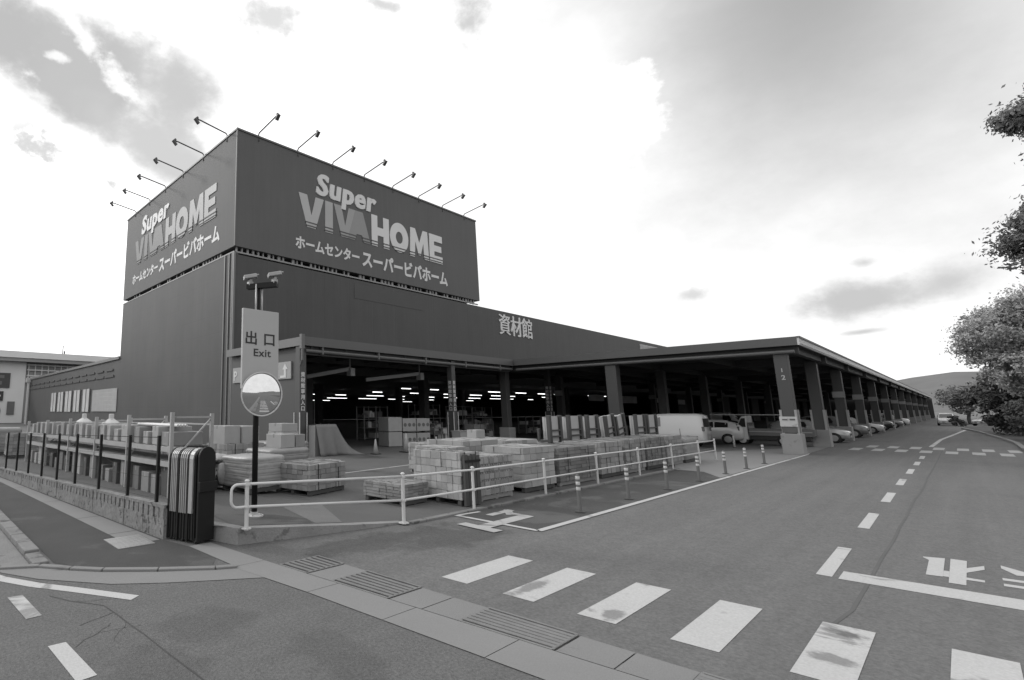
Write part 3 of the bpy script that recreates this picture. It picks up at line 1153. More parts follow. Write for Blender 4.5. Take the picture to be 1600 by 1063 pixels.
# the deep sales hall behind
b = MB()
b.box(15.5, 216, 26.8, 90, 4.7, 4.85)
hall = b.build("hall_ceiling", DARK, store)
b = MB()
b.box(15.5, 216, 89.7, 90, 0, 4.7)
b.box(215.7, 216, 4.6, 26.2, 0, 5.25)
b.box(215.7, 216, 26.2, 89.7, 0, 4.7)
b.build("hall_wall", DARK, store)
for (x, y_) in ((21, 26.7), (33, 26.7), (45, 26.7), (57, 26.7), (69, 26.7), (21, 40), (33, 40), (45, 40), (57, 40), (33, 54)):
    column(x, y_, 4.7, .6, store, DARK, guard=False)
r3 = random.Random(11)
nl = 0
for (yy, xa, st, ll) in ((31, 16.5, 4.6, 2.2), (39, 17.5, 5.2, 2.6), (49, 19, 6.0, 3.2), (62, 24, 7, 4.2), (78, 30, 8, 5)):
    x = xa
    while x < 95 and nl < 78:
        if r3.random() < .7:
            MB().box(x, x + ll * r3.choice((.55, 1, 1)), yy, yy + .07, 4.03, 4.085).build("tube_lamp", LAMP, store)
            nl += 1
        x += st * r3.uniform(.85, 1.2)
# shop front strips glimpsed beside the car park
for (xa, xb, za, zb) in ((62, 66, 3.2, 3.9), (71, 76, 3.0, 3.9), (83, 85, 3.2, 3.8), (92, 95, 3, 3.7)):
    MB().box(xa, xb, 26.3, 26.38, za, zb).build("shop_sign", mat("shop_sign_m", .35, .5, .3, 1), store)
for k in range(4, 15):
    MB().box(48 + k * 11, 54 + k * 11, 26.36, 26.44, 0, 4.5).build("shop_front", DARK, store)

# ------------------------------------------------------------------ car park canopy
canopy = thing("parking_canopy", "long flat roofed car park canopy on dark columns with concrete feet", "parking canopy", (33.85, 4.45, 0))
CX0, CX1, CY0, CY1 = 33.85, 215.0, 4.45, 26.3
MB().box(CX0 + .06, CX1, CY0 + .06, CY1, 5.3, 5.6).build("canopy_roof", SOFFIT, canopy)
b = MB()
b.box(CX0, CX0 + .08, CY0 + .08, 19.3, 5.24, 5.66)
b.build("end_fascia", mat("fascia_end", .085, .5, .06, .6), canopy)
b = MB()
b.box(CX0, CX1, CY0, CY0 + .08, 5.24, 5.58)
b.box(CX0, CX1, CY0 - .03, CY0, 5.30, 5.33)
f = b.build("side_fascia", FASCIA_L, canopy)
MB().box(CX0 - .02, CX1, CY0 - .04, CY0 + .10, 5.58, 5.67).build("roof_edge", mat("edge_m", .12, .5, .1, 1), canopy)
b = MB()
b.box(CX0 + .5, CX0 + .72, 4.6, 26, 4.86, 5.28)
for x in (42.7, 52.5, 63.5, 75.5, 88.5, 102, 116, 132, 150, 171, 196):
    b.box(x - .11, x + .11, 4.6, 26, 4.86, 5.28)
for yy in (4.9, 8.9, 13.1, 17, 20.6):
    b.box(CX0 + .8, CX1, yy - .11, yy + .11, 4.95, 5.3)
b.build("roof_beam", BEAM, canopy)
b = MB()
b.tube([(CX0 + .2, 4.7, 4.95), (CX0 + .2, 19.2, 4.95)], .09, 8)
b.build("gutter_pipe", mat("pipe_m", .10, .5, .1, 1), canopy)
cols = []
CXS = [34.42, 42.7, 52.5, 63.5, 75.5, 88.5, 102, 116, 132, 150, 171, 196]
for k, x in enumerate(CXS):
    c = column(x, 5.28, 5.0, .52, canopy, COLUMN_M, base=(.78, .98), plate=(3.0 if k >= 2 else None))
    if k == 0:
        b = MB()
        b.text("1", (x - .26, 5.28, 3.98), (0, -1, 0), (0, 0, 1), .26, .01, bold=.02, align=.5)
        b.text("2", (x - .26, 5.26, 3.6), (0, -1, 0), (0, 0, 1), .32, .01, bold=.02, align=.5)
        b.build("lettering", mat("col_letter", .36, .5, .1, 2), c)
        MB().box(x - .36, x - .30, 4.98, 5.62, 1.32, 1.8).build("notice_board", WHITE_OLD, c)
        nb = MB()
        nb.box(x - .375, x - .363, 5.05, 5.25, 1.62, 1.70)
        nb.box(x - .375, x - .363, 5.33, 5.52, 1.62, 1.68)
        nb.build("lettering", mat("grey_mark", .1, .6), c)
        MB().box(x - .33, x - .27, 5.02, 5.58, 1.02, 1.3).build("notice_board", mat("dark_board", .09, .6, .3, 3), c)
for k, x in enumerate(CXS[:8]):
    column(x, 13.1, 5.0, .62 if k == 0 else .5, canopy, COLUMN_M if k == 0 else COL_IN, base=(.8, .9), guard=False, plate=None)
    column(x, 20.4, 5.0, .5, canopy, COL_IN, base=(.8, .9), guard=False, plate=(3.3 if k % 2 else None))

# ------------------------------------------------------------------ exit sign post with mirror
px, py, pz = 5.29, 8.29, lotz(5.29)
post = thing("exit_sign_post", "tall black post with exit sign, round traffic mirror and two floodlights on top", "sign post", (px, py, pz))
MB().tube([(px, py, pz), (px, py, 3.95)], .055, 14).build("pole", BLACK, post, smooth=True)
b = MB()
b.lathe([(.17, 0), (.17, .02), (.07, .03), (.07, .08)], (px, py, pz), n=18)
for k in range(4):
    a = R_(45 + 90 * k)
    b.lathe([(.016, .02), (.016, .045)], (px + .13 * math.cos(a), py + .13 * math.sin(a), pz), n=8)
b.build("base_plate", ALU_L, post)
sx, sy = px + .03, py - .09
MB().box(sx - .42, sx + .40, sy - .03, sy + .03, 2.5, 4.02).build("sign_board", mat("sign_grey", .36, .5, .05, 1.5), post, bevel=.008)
sb = post.children[-1]
b = MB()
b.text("出", (sx - .36, sy - .03, 3.36), (1, 0, 0), (0, 0, 1), .27, .006, bold=.014, sx=1.12)
b.text("口", (sx + .06, sy - .03, 3.36), (1, 0, 0), (0, 0, 1), .27, .006, bold=.016, sx=1.12)
b.text("Exit", (sx + .02, sy - .03, 3.12), (1, 0, 0), (0, 0, 1), .20, .006, bold=.012, sx=1.2, align=.5, space=1.08)
b.build("lettering", LETTER_D, sb)
b = MB()
for dx in (-.07, .07):
    b.tube([(px + .02 + dx, py - .02, 3.9), (px + .02 + dx, py - .02, 4.55)], .018, 8)
b.build("lamp_stem", ALU_L, post, smooth=True)
b = MB()
b.tube([(px + .02, py, 3.9), (px + .02, py, 4.5)], .035, 10)
ax = Vector((.52, -.85, 0)).normalized()
b.bar(Vector((px, py, 4.52)) - ax * .22, Vector((px, py, 4.52)) + ax * .42, .12, .10)
b.build("cross_arm", BLACK, post)
for s_, off in ((-1, -.17), (1, .36)):
    c = Vector((px, py, 4.52)) + ax * off
    b = MB()
    b.obox(c + Vector((0, 0, .06)), .10, .10, .10)
    b.bar(c + Vector((0, 0, .08)), c + Vector((0, 0, .17)), .07)
    b.obox(c + Vector((.0, 0, .20)), .26, .20, .08, rz=R_(-25), ry=R_(-12))
    b.obox(c + Vector((.08, -.04, .22)), .16, .19, .03, rz=R_(-25), ry=R_(-18))
    b.build("floodlight", ALU, post, bevel=.015)
# convex mirror
mc = Vector((px - .03, py - .24, 2.40))
mn = Vector((-.22, -1, -.03)).normalized()
mu = Vector((1, -.22, 0)).normalized()
mv = mn.cross(mu)
if mv.z < 0:
    mv = -mv


def disc(b, prof, n=40):
    base = len(b.v)
    for (r, h) in prof:
        for k in range(n):
            a = 2 * math.pi * k / n
            b.v.append(tuple(mc + mu * r * math.cos(a) + mv * r * math.sin(a) + mn * h))
    for i in range(len(prof) - 1):
        for k in range(n):
            a = base + i * n + k
            c = base + i * n + (k + 1) % n
            b.f.append((a, c, c + n, a + n))
    return b


prof = []
for i in range(13):
    r = .385 * (1 - i / 12) + .002
    prof.append((r, math.sqrt(1.35 ** 2 - r * r) - math.sqrt(1.35 ** 2 - .385 ** 2)))
mir = disc(MB(), prof).build("mirror", MIRROR, post, smooth=True)
disc(MB(), [(.385, -.01), (.405, .0), (.415, .02), (.405, .03), (.386, .012)]).build("mirror_frame", WHITE_OLD, mir, smooth=True)
disc(MB(), [(.001, -.08), (.3, -.06), (.40, -.012), (.386, -.005)]).build("mirror_back", BEAM, mir, smooth=True)
MB().bar((px, py, 2.40), tuple(mc - mn * .07), .06).build("mirror_bracket", BLACK, post)

# ------------------------------------------------------------------ white railing
rail = thing("pipe_railing", "white two rail pipe railing along the driveway kerb", "railing", (7.64, 6.78, 0))
posts = [(4.49, 7.26, .24, .72), (7.62, 6.74, .01, .88)] + [(x, 6.71, .03, .83) for x in (9.83, 12.9, 15.9, 19.0, 22.1, 25.2, 27.4)]
for i, (x, y_, z, h) in enumerate(posts):
    b = MB()
    b.tube([(x, y_, z - .02), (x, y_, z + h + .02)], .034 if i < 2 else .030, 12)
    b.lathe([(.042, 0), (.042, .012), (.02, .03)], (x, y_, z + h + .015), n=12)
    if i < 3:
        b.lathe([(.055, 0), (.055, .03)], (x, y_, z + h * .45), n=12)
        b.lathe([(.052, 0), (.052, .03)], (x, y_, z + h - .05), n=12)
    b.build("railing_post", WHITE, rail, smooth=False)
ht, hm = [], []
for (x, y_, z, h) in posts:
    ht.append((x, y_, z + h - .03))
    hm.append((x, y_, z + h * .47))
d = (Vector(posts[0][:2]) - Vector(posts[1][:2])).normalized()
p0t, p0m = Vector(ht[0]), Vector(hm[0])
e = Vector((d.x, d.y, 0))
loop = []
zm, zt = p0m.z, p0t.z
rr = (zt - zm) / 2 * .6
for k in range(7):
    a = R_(-90 + 90 * k / 6)
    loop.append(p0m + e * (.16 + rr * math.cos(a)) + Vector((0, 0, rr + rr * math.sin(a))))
for k in range(7):
    a = R_(0 + 90 * k / 6)
    loop.append(p0t + e * (.16 + rr * math.cos(a)) + Vector((0, 0, -rr + rr * math.sin(a))))
b = MB()
b.tube([hm[1], hm[0]] + loop + [ht[0], ht[1]], .023, 10)
b.build("rail", WHITE, rail, smooth=True)
b = MB().tube(ht[1:], .022, 10)
b.build("rail", WHITE, rail, smooth=True)
b = MB().tube(hm[1:], .022, 10)
b.build("rail", WHITE, rail, smooth=True)
b = MB()
b.lathe([(.10, 0), (.10, .012)], (7.62, 6.74, .012), n=16)
b.lathe([(.08, 0), (.08, .012)], (4.49, 7.26, .245), n=16)
b.build("post_flange", WHITE_OLD, rail)

# ------------------------------------------------------------------ bollards
BOL = mat("bollard_grey", .10, .6, .15, 4)
bol0 = None
BL = ["nearest", "second", "third", "fourth", "fifth", "sixth", "farthest"]
for k, (x, y_) in enumerate([(11.36, 5.2), (13.9, 5.2), (16.4, 5.16), (19.08, 5.15), (21.85, 5.14), (24.35, 5.1), (27.2, 5.12)]):
    if k == 0:
        o = thing("bollard", "", "bollard", (0, 0, 0))
        MB().lathe([(.045, 0), (.04, .02), (.038, .72), (.03, .755), (.012, .765)], n=14).build("pole", BOL, o, smooth=True, local=True)
        for zz in (.44, .55, .66):
            MB().lathe([(.0405, zz), (.0425, zz + .005), (.0425, zz + .06), (.0405, zz + .065)], n=14).build("reflective_band", WHITE_OLD, o, smooth=True, local=True)
        MB().lathe([(.10, 0), (.10, .012), (.05, .03)], n=14).build("base_plate", BEAM, o, local=True)
        bol0 = o
    else:
        o = copy_tree(bol0)
    o.location = (x, y_, .003)
    o['label'] = BL[k] + " of the slim grey bollards with three white bands beside the driveway edge line"
    o['group'] = "bollards along the driveway"
o = thing("guide_post", "pale plain post standing before the white hatchback under the canopy", "post", (38.0, 8.38, 0))
MB().lathe([(.05, 0), (.05, .6), (.03, .66), (.01, .67)], n=12).build("pole", WHITE_OLD, o, smooth=True, local=True)
MB().lathe([(.09, 0), (.09, .02)], n=12).build("base_plate", BEAM, o, local=True)

# ------------------------------------------------------------------ folding gate
ga = Vector((.99, .14, 0)).normalized()
gb = Vector((-.30, .954, 0)).normalized()
g0 = Vector((3.87, 7.78, .0))
gate = thing("folding_gate", "black and silver folding gate pushed together at the end of the block wall", "gate", tuple(g0))
GW, GH = .32, 1.47


def uframe(b, s, w, d, z0, inset=0.0):
    """inverted U of flat bar: rounded top, at distance s along the stack"""
    pts = []
    r = GW / 2 - inset
    c = g0 + ga * GW / 2 + gb * s
    pts.append(c - ga * r + Vector((0, 0, z0)))
    for k in range(9):
        a = math.pi * (1 - k / 8)
        pts.append(c + ga * r * math.cos(a) + Vector((0, 0, GH - r - inset + r * math.sin(a) * 1.0)))
    pts.append(c + ga * r + Vector((0, 0, z0)))
    for i in range(len(pts) - 1):
        b.bar(pts[i], pts[i + 1], d, w, upv=tuple(gb)) if False else b.bar(pts[i], pts[i + 1], w, d, upv=tuple((pts[i + 1] - pts[i]).cross(gb)))


b = MB()
n = 14
poly = [(0, 0), (GW, 0)]
for k in range(n + 1):
    a = math.pi * k / n
    poly.append((GW / 2 + GW / 2 * math.cos(a), GH - GW / 2 + GW / 2 * math.sin(a)))
b.prism(poly, g0 + Vector((0, 0, .04)) + gb * .0, ga, (0, 0, 1), .05)
b.obox(g0 + ga * GW / 2 - gb * .05 + Vector((0, 0, .88)), GW + .02, .07, .16, rz=math.atan2(ga.y, ga.x))
b.prism([(p[0] * .9 + .016, p[1] * .97) for p in poly], g0 + Vector((0, 0, .05)) + gb * .09, ga, (0, 0, 1), .04)
b.build("end_panel", BLACK, gate, bevel=.006)
b = MB()
uframe(b, .14, .085, .03, .46)
b.build("gate_frame", mat("gate_silver", .36, .35, .12, 5, metal=.25), gate)
for i, s_ in enumerate((.25, .30, .345, .39, .49, .53, .57, .61)):
    b = MB()
    uframe(b, s_, .022, .03, .45, .004)
    b.build("gate_frame", ALU, gate)
b = MB()
for s_ in (.205, .44, .66):
    uframe(b, s_, .035, .034, .02, .006)
b.build("gate_post", BLACK, gate)
b = MB()
b.obox(g0 + ga * (GW / 2) + gb * .38 + Vector((0, 0, .25)), GW - .05, .62, .42, rz=math.atan2(gb.y, gb.x) - math.pi / 2)
for k in range(9):
    c = g0 - ga * .0 + gb * (.1 + k * .066) + Vector((0, 0, .25))
    b.obox(c + ga * .012, .02, .012, .40, rz=math.atan2(gb.y, gb.x) - math.pi / 2)
b.build("skirt_panel", mat("gate_skirt", .016, .6, .25, 8), gate)
for s_ in (.05, .35, .62):
    c = g0 + ga * (GW / 2) + gb * s_
    for t_ in (-.12, .12):
        MB().lathe([(.04, -.015), (.045, 0), (.04, .015)], tuple(c + ga * t_ + Vector((0, 0, .045))), axis='X', n=12).build("caster", RUBBER, gate)

# ------------------------------------------------------------------ block wall and fence


def wx(y_):
    return 3.60 - .08 * (y_ - 8.4)


def wz(y_):
    return max(.12, .54 - .0255 * (y_ - 8.4))


wall = MB()
yy = 8.42
k = 0
while yy < 44:
    L = .78 if yy < 24 else 2.4
    ya, yb = yy, yy + L - .012
    n = len(wall.v)
    j = r2.uniform(-.006, .006)
    segs = [(ya, yb, -.05, .58, 0.0, .15)]
    if yy < 24:
        segs += [(ya, yb, .58, .97, .035, .13)]
        m_ = (yb - ya) / 4
        for q_ in range(4):
            segs.append((ya + q_ * m_ + .02, ya + (q_ + 1) * m_ - .02 - r2.uniform(0, .02), .58, .90, r2.uniform(-.006, .008), .06))
        segs.append((ya, yb, .90, 1.0, -.004, .152))
    else:
        segs += [(ya, yb, .58, 1.0, 0, .15)]
    for (y0_, y1_, f0_, f1_, in_, out_) in segs:
        n = len(wall.v)
        for y_ in (y0_, y1_):
            x = wx(y_) + j
            za = f0_ if f0_ < 0 else wz(y_) * f0_
            wall.v += [(x + in_, y_, za), (x + in_, y_, wz(y_) * f1_), (x + out_, y_, wz(y_) * f1_), (x + out_, y_, za)]
        for q in ((0, 1, 5, 4), (1, 2, 6, 5), (2, 3, 7, 6), (3, 2, 1, 0)[::-1], (0, 4, 7, 3), (4, 5, 6, 7)):
            wall.f.append(tuple(n + i for i in q))
    yy += L
BLOCKM = mat("block_wall", .17, .95, .35, 2.0, 8, 1.0, 14, fine=.35, fscale=14, stain_or_shade=(7.5, .57, .07, .38))  # dark spots in the colour stand in for shade in the block holes
o = wall.build("block_wall", BLOCKM)
tag(o, "low weathered concrete block wall beside the pavement carrying the black fence", "wall")

fence = thing("wire_fence", "black post and wire fence on the low block wall by the pavement", "fence", (3.68, 8.86, .5))
fy = [8.86, 10.05, 11.48, 12.91, 14.2, 15.45, 16.7, 17.95, 19.2, 20.6, 22, 23.5, 25, 27, 29, 32, 35, 38]
for y_ in fy:
    x = wx(y_) + .08
    MB().box(x - .025, x + .025, y_ - .028, y_ + .028, wz(y_) - .1, wz(y_) + 1.13).build("fence_post", BLACK, fence)
b = MB()
for zz in (.06, .4, .75, 1.1):
    b.tube([(wx(fy[0]) + .08, fy[0], wz(fy[0]) + zz), (wx(fy[8]) + .08, fy[8], wz(fy[8]) + zz), (wx(fy[-1]) + .08, fy[-1], wz(fy[-1]) + zz)], .003 if zz < 1.05 else .007, 5)
b.build("wire_mesh", BLACK, fence)

# ------------------------------------------------------------------ stacked goods
BLK = [mat("block_grey_%d" % i, v, .9, .14, 3, 6, .4, 40, fine=.15, fscale=40) for i, v in enumerate((.29, .25, .215, .15, .30))]


def per_island(m, lo, hi):
    t = m.node_tree
    b = t.nodes['Principled BSDF']
    gi = N(t, 'ShaderNodeNewGeometry')
    mr = N(t, 'ShaderNodeMapRange')
    t.links.new(gi.outputs['Random Per Island'], mr.inputs[0])
    mr.inputs[3].default_value = lo
    mr.inputs[4].default_value = hi
    cb = N(t, 'ShaderNodeCombineColor')
    for i in range(3):
        t.links.new(mr.outputs[0], cb.inputs[i])
    src = b.inputs['Base Color'].links[0].from_socket
    mx = N(t, 'ShaderNodeMix', data_type='RGBA', blend_type='MULTIPLY')
    mx.inputs[0].default_value = 1
    t.links.new(src, mx.inputs[6])
    t.links.new(cb.outputs[0], mx.inputs[7])
    t.links.new(mx.outputs[2], b.inputs['Base Color'])


for m_ in BLK:
    per_island(m_, .76, 1.14)
WRAP = mat("shrink_wrap", .29, .35, .18, 3, 7, .8, 7, spec=.6)
WRAP2 = mat("shrink_wrap_grey", .21, .4, .2, 3, 7, .8, 7, spec=.5)
SACK = mat("sack_paper", .28, .7, .12, 4, 6, .5, 14)
WOOD = mat("pallet_wood", .20, .85, .25, 5, 6, .3, 30)
WOOD_D = mat("pallet_dark", .06, .85, .25, 5)
CARTON = mat("carton", .20, .8, .12, 3)
CARTON_L = mat("carton_pale", .28, .75, .1, 3)


def pallet(x, y, z, w, d, rz, label, dark=False):
    o = thing("pallet", label, "pallet", (x, y, z), rz, "pallets under the stacked goods")
    b = MB()
    for k in range(6):
        xx = -w / 2 + w * (k + .5) / 6
        b.box(xx - w / 15, xx + w / 15, -d / 2, d / 2, .105, .125)
    b.build("deck_boards", WOOD_D if dark else WOOD, o, local=True)
    b = MB()
    for yy in (-d / 2 + .05, 0, d / 2 - .05):
        b.box(-w / 2, w / 2, yy - .045, yy + .045, .02, .105)
    for xx in (-w / 2 + .06, 0, w / 2 - .06):
        b.box(xx - .05, xx + .05, -d / 2, d / 2, 0, .02)
    b.build("stringers", WOOD_D if dark else WOOD, o, local=True)
    return o


def bundle(x, y, z, w, d, h, rz, label, courses, nx, ny, m, hollow=False, strap=False, cat="block bundle"):
    """a banded bundle of concrete blocks: one load that is lifted as one"""
    o = thing("block_bundle", label, cat, (x, y, z), rz, "bundled goods on pallets")
    b = MB()
    ch = h / courses
    q = random.Random(int(x * 100 + y * 1000))
    b.box(-w / 2 + .06, w / 2 - .06, -d / 2 + .06, d / 2 - .06, 0, h - ch * .55)
    for c in range(courses):
        z0 = c * ch
        bw, bd = w / nx, d / ny
        for side in (0, 1, 2, 3):
            cnt = nx if side in (0, 2) else ny
            for k in range(cnt):
                j = q.uniform(-.014, .014)
                if side in (0, 2):
                    xa, xb = -w / 2 + k * bw + .004, -w / 2 + (k + 1) * bw - .004
                    if side == 0:
                        ya, yb = -d / 2 + j, -d / 2 + .08
                    else:
                        ya, yb = d / 2 - .08, d / 2 + j
                else:
                    ya, yb = -d / 2 + .081 + k * (d - .162) / ny + .003, -d / 2 + .081 + (k + 1) * (d - .162) / ny - .003
                    if side == 3:
                        xa, xb = -w / 2 + j, -w / 2 + .08
                    else:
                        xa, xb = w / 2 - .08, w / 2 + j
                if hollow and side == 0:
                    b.box(xa, xb, ya, yb, z0 + .006, z0 + ch * .72)
                    t3 = (xb - xa) / 5
                    for e_ in (0, 2, 4):
                        b.box(xa + t3 * e_, xa + t3 * (e_ + 1), ya, yb, z0 + ch * .72, z0 + ch - .004)
                else:
                    b.box(xa, xb, ya, yb, z0 + .004, z0 + ch - .004)
    # top layer
    for i in range(nx):
        for k in range(ny):
            xa, xb = -w / 2 + .082 + i * (w - .164) / nx, -w / 2 + .082 + (i + 1) * (w - .164) / nx
            ya, yb = -d / 2 + .082 + k * (d - .164) / ny, -d / 2 + .082 + (k + 1) * (d - .164) / ny
            zt = h - .004 + q.uniform(-.022, .006)
            b.box(xa + .006, xb - .006, ya + .006, yb - .006, h - ch * .6, zt)
    b.build("blocks", m, o, local=True)
    if strap:
        b = MB()
        for xx in (-w * .28, w * .28):
            b.box(xx - .012, xx + .012, -d / 2 - .013, -d / 2 - .009, 0, h + .006)
            b.box(xx - .012, xx + .012, d / 2 + .009, d / 2 + .013, 0, h + .006)
            b.box(xx - .012, xx + .012, -d / 2 - .013, d / 2 + .013, h + .006, h + .010)
        b.build("strap", BLACK, o, local=True)
    return o


def wrapped(x, y, z, w, d, h, rz, label, m=None, layers=4):
    """goods under stretched film: bulging, slightly wrinkled block"""
    m = m or WRAP
    q = random.Random(int(x * 77 + y * 991))
    o = thing("wrapped_load", label, "wrapped load", (x, y, z), rz, "bundled goods on pallets")
    b = MB()
    nu, nz = 8, layers * 4
    ring = []
    for k in range(nu):
        ring.append((-w / 2 + w * k / nu, -d / 2))
    for k in range(nu):
        ring.append((w / 2, -d / 2 + d * k / nu))
    for k in range(nu):
        ring.append((w / 2 - w * k / nu, d / 2))
    for k in range(nu):
        ring.append((-w / 2, d / 2 - d * k / nu))
    nr = len(ring)
    for i in range(nz + 1):
        ph = (i % 4) / 4
        f = 1 - .035 * (1 - math.sin(math.pi * ((i % 4) / 4))) - (.04 if i in (nz,) else 0)
        for (a, c) in ring:
            b.v.append((a * f + q.uniform(-.008, .008), c * f + q.uniform(-.008, .008), h * i / nz + q.uniform(-.006, .006)))
    for i in range(nz):
        for k in range(nr):
            b.f.append((i * nr + k, i * nr + (k + 1) % nr, (i + 1) * nr + (k + 1) % nr, (i + 1) * nr + k))
    b.v.append((0, 0, h + .02))
    for k in range(nr):
        b.f.append((nz * nr + k, nz * nr + (k + 1) % nr, len(b.v) - 1))
    b.build("film", m, o, local=True, smooth=True)
    b = MB()
    for i in range(1, layers):
        zz = h * i / layers
        b.box(-w / 2 - .004, w / 2 + .004, -d / 2 - .004, d / 2 + .004, zz - .012, zz + .006)
    b.build("slip_sheets", CARTON_L, o, local=True)
    return o


def box_thing(name, label, cat, x, y, z, w, d, h, rz, m, group, print_=None):
    o = thing(name, label, cat, (x, y, z), rz, group)
    MB().box(-w / 2, w / 2, -d / 2, d / 2, 0, h).build("carton", m, o, local=True, bevel=.012)
    b = MB()
    b.box(-w / 2 - .002, w / 2 + .002, -.03, .03, h - .10, h + .002)
    b.build("tape", CARTON_L if m is CARTON else CARTON, o, local=True)
    if print_:
        b = MB()
        for k in range(print_):
            xx = -w / 2 + w * (k + .5) / print_
            b.lathe([(.11, 0), (.11, .004)], (xx, -d / 2 - .004, h * .5), axis='Y', n=16)
        b.build("printed_disc", mat("print_m", .10, .8, .1, 2), o, local=True)
    return o


def sack(x, y, z, w, d, h, rz, label, m=None, rx=0.0):
    b = MB()
    nx, ny = 8, 6
    q = random.Random(int(x * 371 + y * 133 + z * 991))
    for side in (1, -1):
        for i in range(nx + 1):
            for k in range(ny + 1):
                u, v = -1 + 2 * i / nx, -1 + 2 * k / ny
                t = (1 - abs(u) ** 4) * (1 - abs(v) ** 4)
                b.v.append((u * w / 2, v * d / 2, h / 2 + side * h / 2 * (.15 + .85 * t ** .5) + q.uniform(-.006, .006)))
    n1 = (nx + 1) * (ny + 1)
    for i in range(nx):
        for k in range(ny):
            a = i * (ny + 1) + k
            b.f.append((a, a + ny + 1, a + ny + 2, a + 1))
            b.f.append((n1 + a, n1 + a + 1, n1 + a + ny + 2, n1 + a + ny + 1))
    edge = [i * (ny + 1) for i in range(nx + 1)] + [nx * (ny + 1) + k for k in range(1, ny + 1)] + [i * (ny + 1) + ny for i in range(nx - 1, -1, -1)] + [k for k in range(ny - 1, 0, -1)]
    for i in range(len(edge)):
        a, c = edge[i], edge[(i + 1) % len(edge)]
        b.f.append((a, n1 + a, n1 + c, c))
    o = b.build("sack", m or SACK, None, smooth=True)
    o.location = (x, y, z)
    o.rotation_euler = (rx, 0, rz)
    tag(o, label, "sack", "sacks of sand and cement")
    return o


# row of bundles behind the railing, from the street end: (x0, x1, y front, depth, top, kind)
ROW = [
    (9.93, 10.68, 7.08, 1.35, 1.16, 'strap', "pale block bundle at the street end of the railing row, dark planks on its front"),
    (10.75, 12.2, 7.15, 1.2, 1.02, 'hollow', "hollow block bundle with rows of dark slots, second along the railing"),
    (12.75, 14.35, 7.15, 1.2, 1.14, 'plain', "smooth pale paver bundle, third along the railing"),
    (14.6, 16.95, 7.15, 1.15, 1.05, 'dark', "dark slatted paver bundle right behind the nearest bollard"),
    (17.3, 19.0, 7.15, 1.2, 1.10, 'plain', "plain grey block bundle just beyond the dark paver bundle"),
    (19.2, 20.9, 7.15, 1.2, 1.12, 'mid', "grey kerbstone bundle below the leaning stillages"),
    (21.1, 22.9, 7.15, 1.2, 1.12, 'rough', "rough split stone bundle behind the third bollard"),
    (23.1, 24.9, 7.15, 1.2, 1.12, 'mid', "grey stone bundle behind the fourth bollard"),
    (25.0, 26.8, 7.1, 1.2, 1.0, 'wrap', "film wrapped low load at the far end of the railing row"),
]
for i, (x0, x1, yf, dp, top, kind, lab) in enumerate(ROW):
    w = x1 - x0
    cx, cy = (x0 + x1) / 2, yf + dp / 2
    pallet(cx, cy, .003, w - .04, dp - .06, 0, "wooden pallet under the " + lab.split(',')[0].split(' behind')[0].split(' below')[0], dark=(i % 2 == 0))
    h = top - .13
    if kind == 'strap':
        bundle(cx, cy, .13, w, dp, h, 0, lab, 6, 4, 8, BLK[4], strap=True)
    elif kind == 'hollow':
        bundle(cx, cy, .13, w, dp, h, 0, lab, 5, 7, 5, BLK[1], hollow=True)
    elif kind == 'plain':
        bundle(cx, cy, .13, w, dp, h, 0, lab, 6, 5, 4, BLK[0 if i < 4 else 1], strap=(i > 3))
    elif kind == 'dark':
        bundle(cx, cy, .13, w, dp, h, 0, lab, 9, 7, 4, BLK[3], strap=True)
    elif kind == 'mid':
        bundle(cx, cy, .13, w, dp, h, 0, lab, 7, 6, 4, BLK[2], strap=(i == 5))
    elif kind == 'rough':
        bundle(cx, cy, .13, w, dp, h, 0, lab, 9, 7, 5, BLK[3], strap=True)
    else:
        wrapped(cx, cy, .13, w, dp, h, 0, lab, WRAP2, 3)
# dark planks banded upright to the face of the first bundle
o = thing("plank_bundle", "dark weathered planks leaning upright against the first pale block bundle", "planks", (10.2, 7.0, 0))
for k in range(4):
    MB().box(9.96 + k * .15, 10.09 + k * .15, 6.99, 7.045, .02, 1.12 - .03 * (k % 2)).build("plank", WOOD_D, o)
MB().box(9.98, 10.54, 6.965, 6.988, .95, 1.0).build("strap", BLACK, o)
pallet(9.3, 8.45, .003, .9, 1.1, R_(4), "wooden pallet under the low slab bundle left of the first block bundle", dark=True)
bundle(9.3, 8.45, .13, .95, 1.15, .34, R_(4), "low slab bundle on the ground left of the first pale block bundle", 5, 5, 5, BLK[2])

ROW2 = [
    (11.7, 12.6, 8.75, 1.1, 1.10, BLK[4], 3, "pale slab bundle in the second row behind the hollow blocks"),
    (12.8, 14.6, 9.0, 1.3, 1.22, BLK[0], 3, "tall pale slab bundle in the second row left of the stillages"),
    (15.0, 17.0, 9.0, 1.3, 1.15, BLK[0], 4, "pale slab bundle in the second row at the foot of the first stillage"),
    (17.3, 19.6, 8.75, 1.3, .98, BLK[2], 4, "grey slab bundle under the first two stillages"),
    (19.9, 22.2, 8.75, 1.3, .96, BLK[2], 4, "grey slab bundle under the middle stillages"),
    (22.5, 24.9, 8.75, 1.3, .90, BLK[2], 4, "grey slab bundle under the leaning stillage"),
    (25.1, 27.6, 8.75, 1.3, .82, BLK[1], 4, "grey slab bundle under the two farthest stillages"),
    (13.9, 15.6, 10.9, 1.1, 1.0, BLK[0], 2, "pale flat slab bundle in the third row facing the hall"),
    (16.1, 18.2, 10.9, 1.1, 1.08, BLK[4], 2, "pale flat slab bundle in the third row below the small carton"),
]
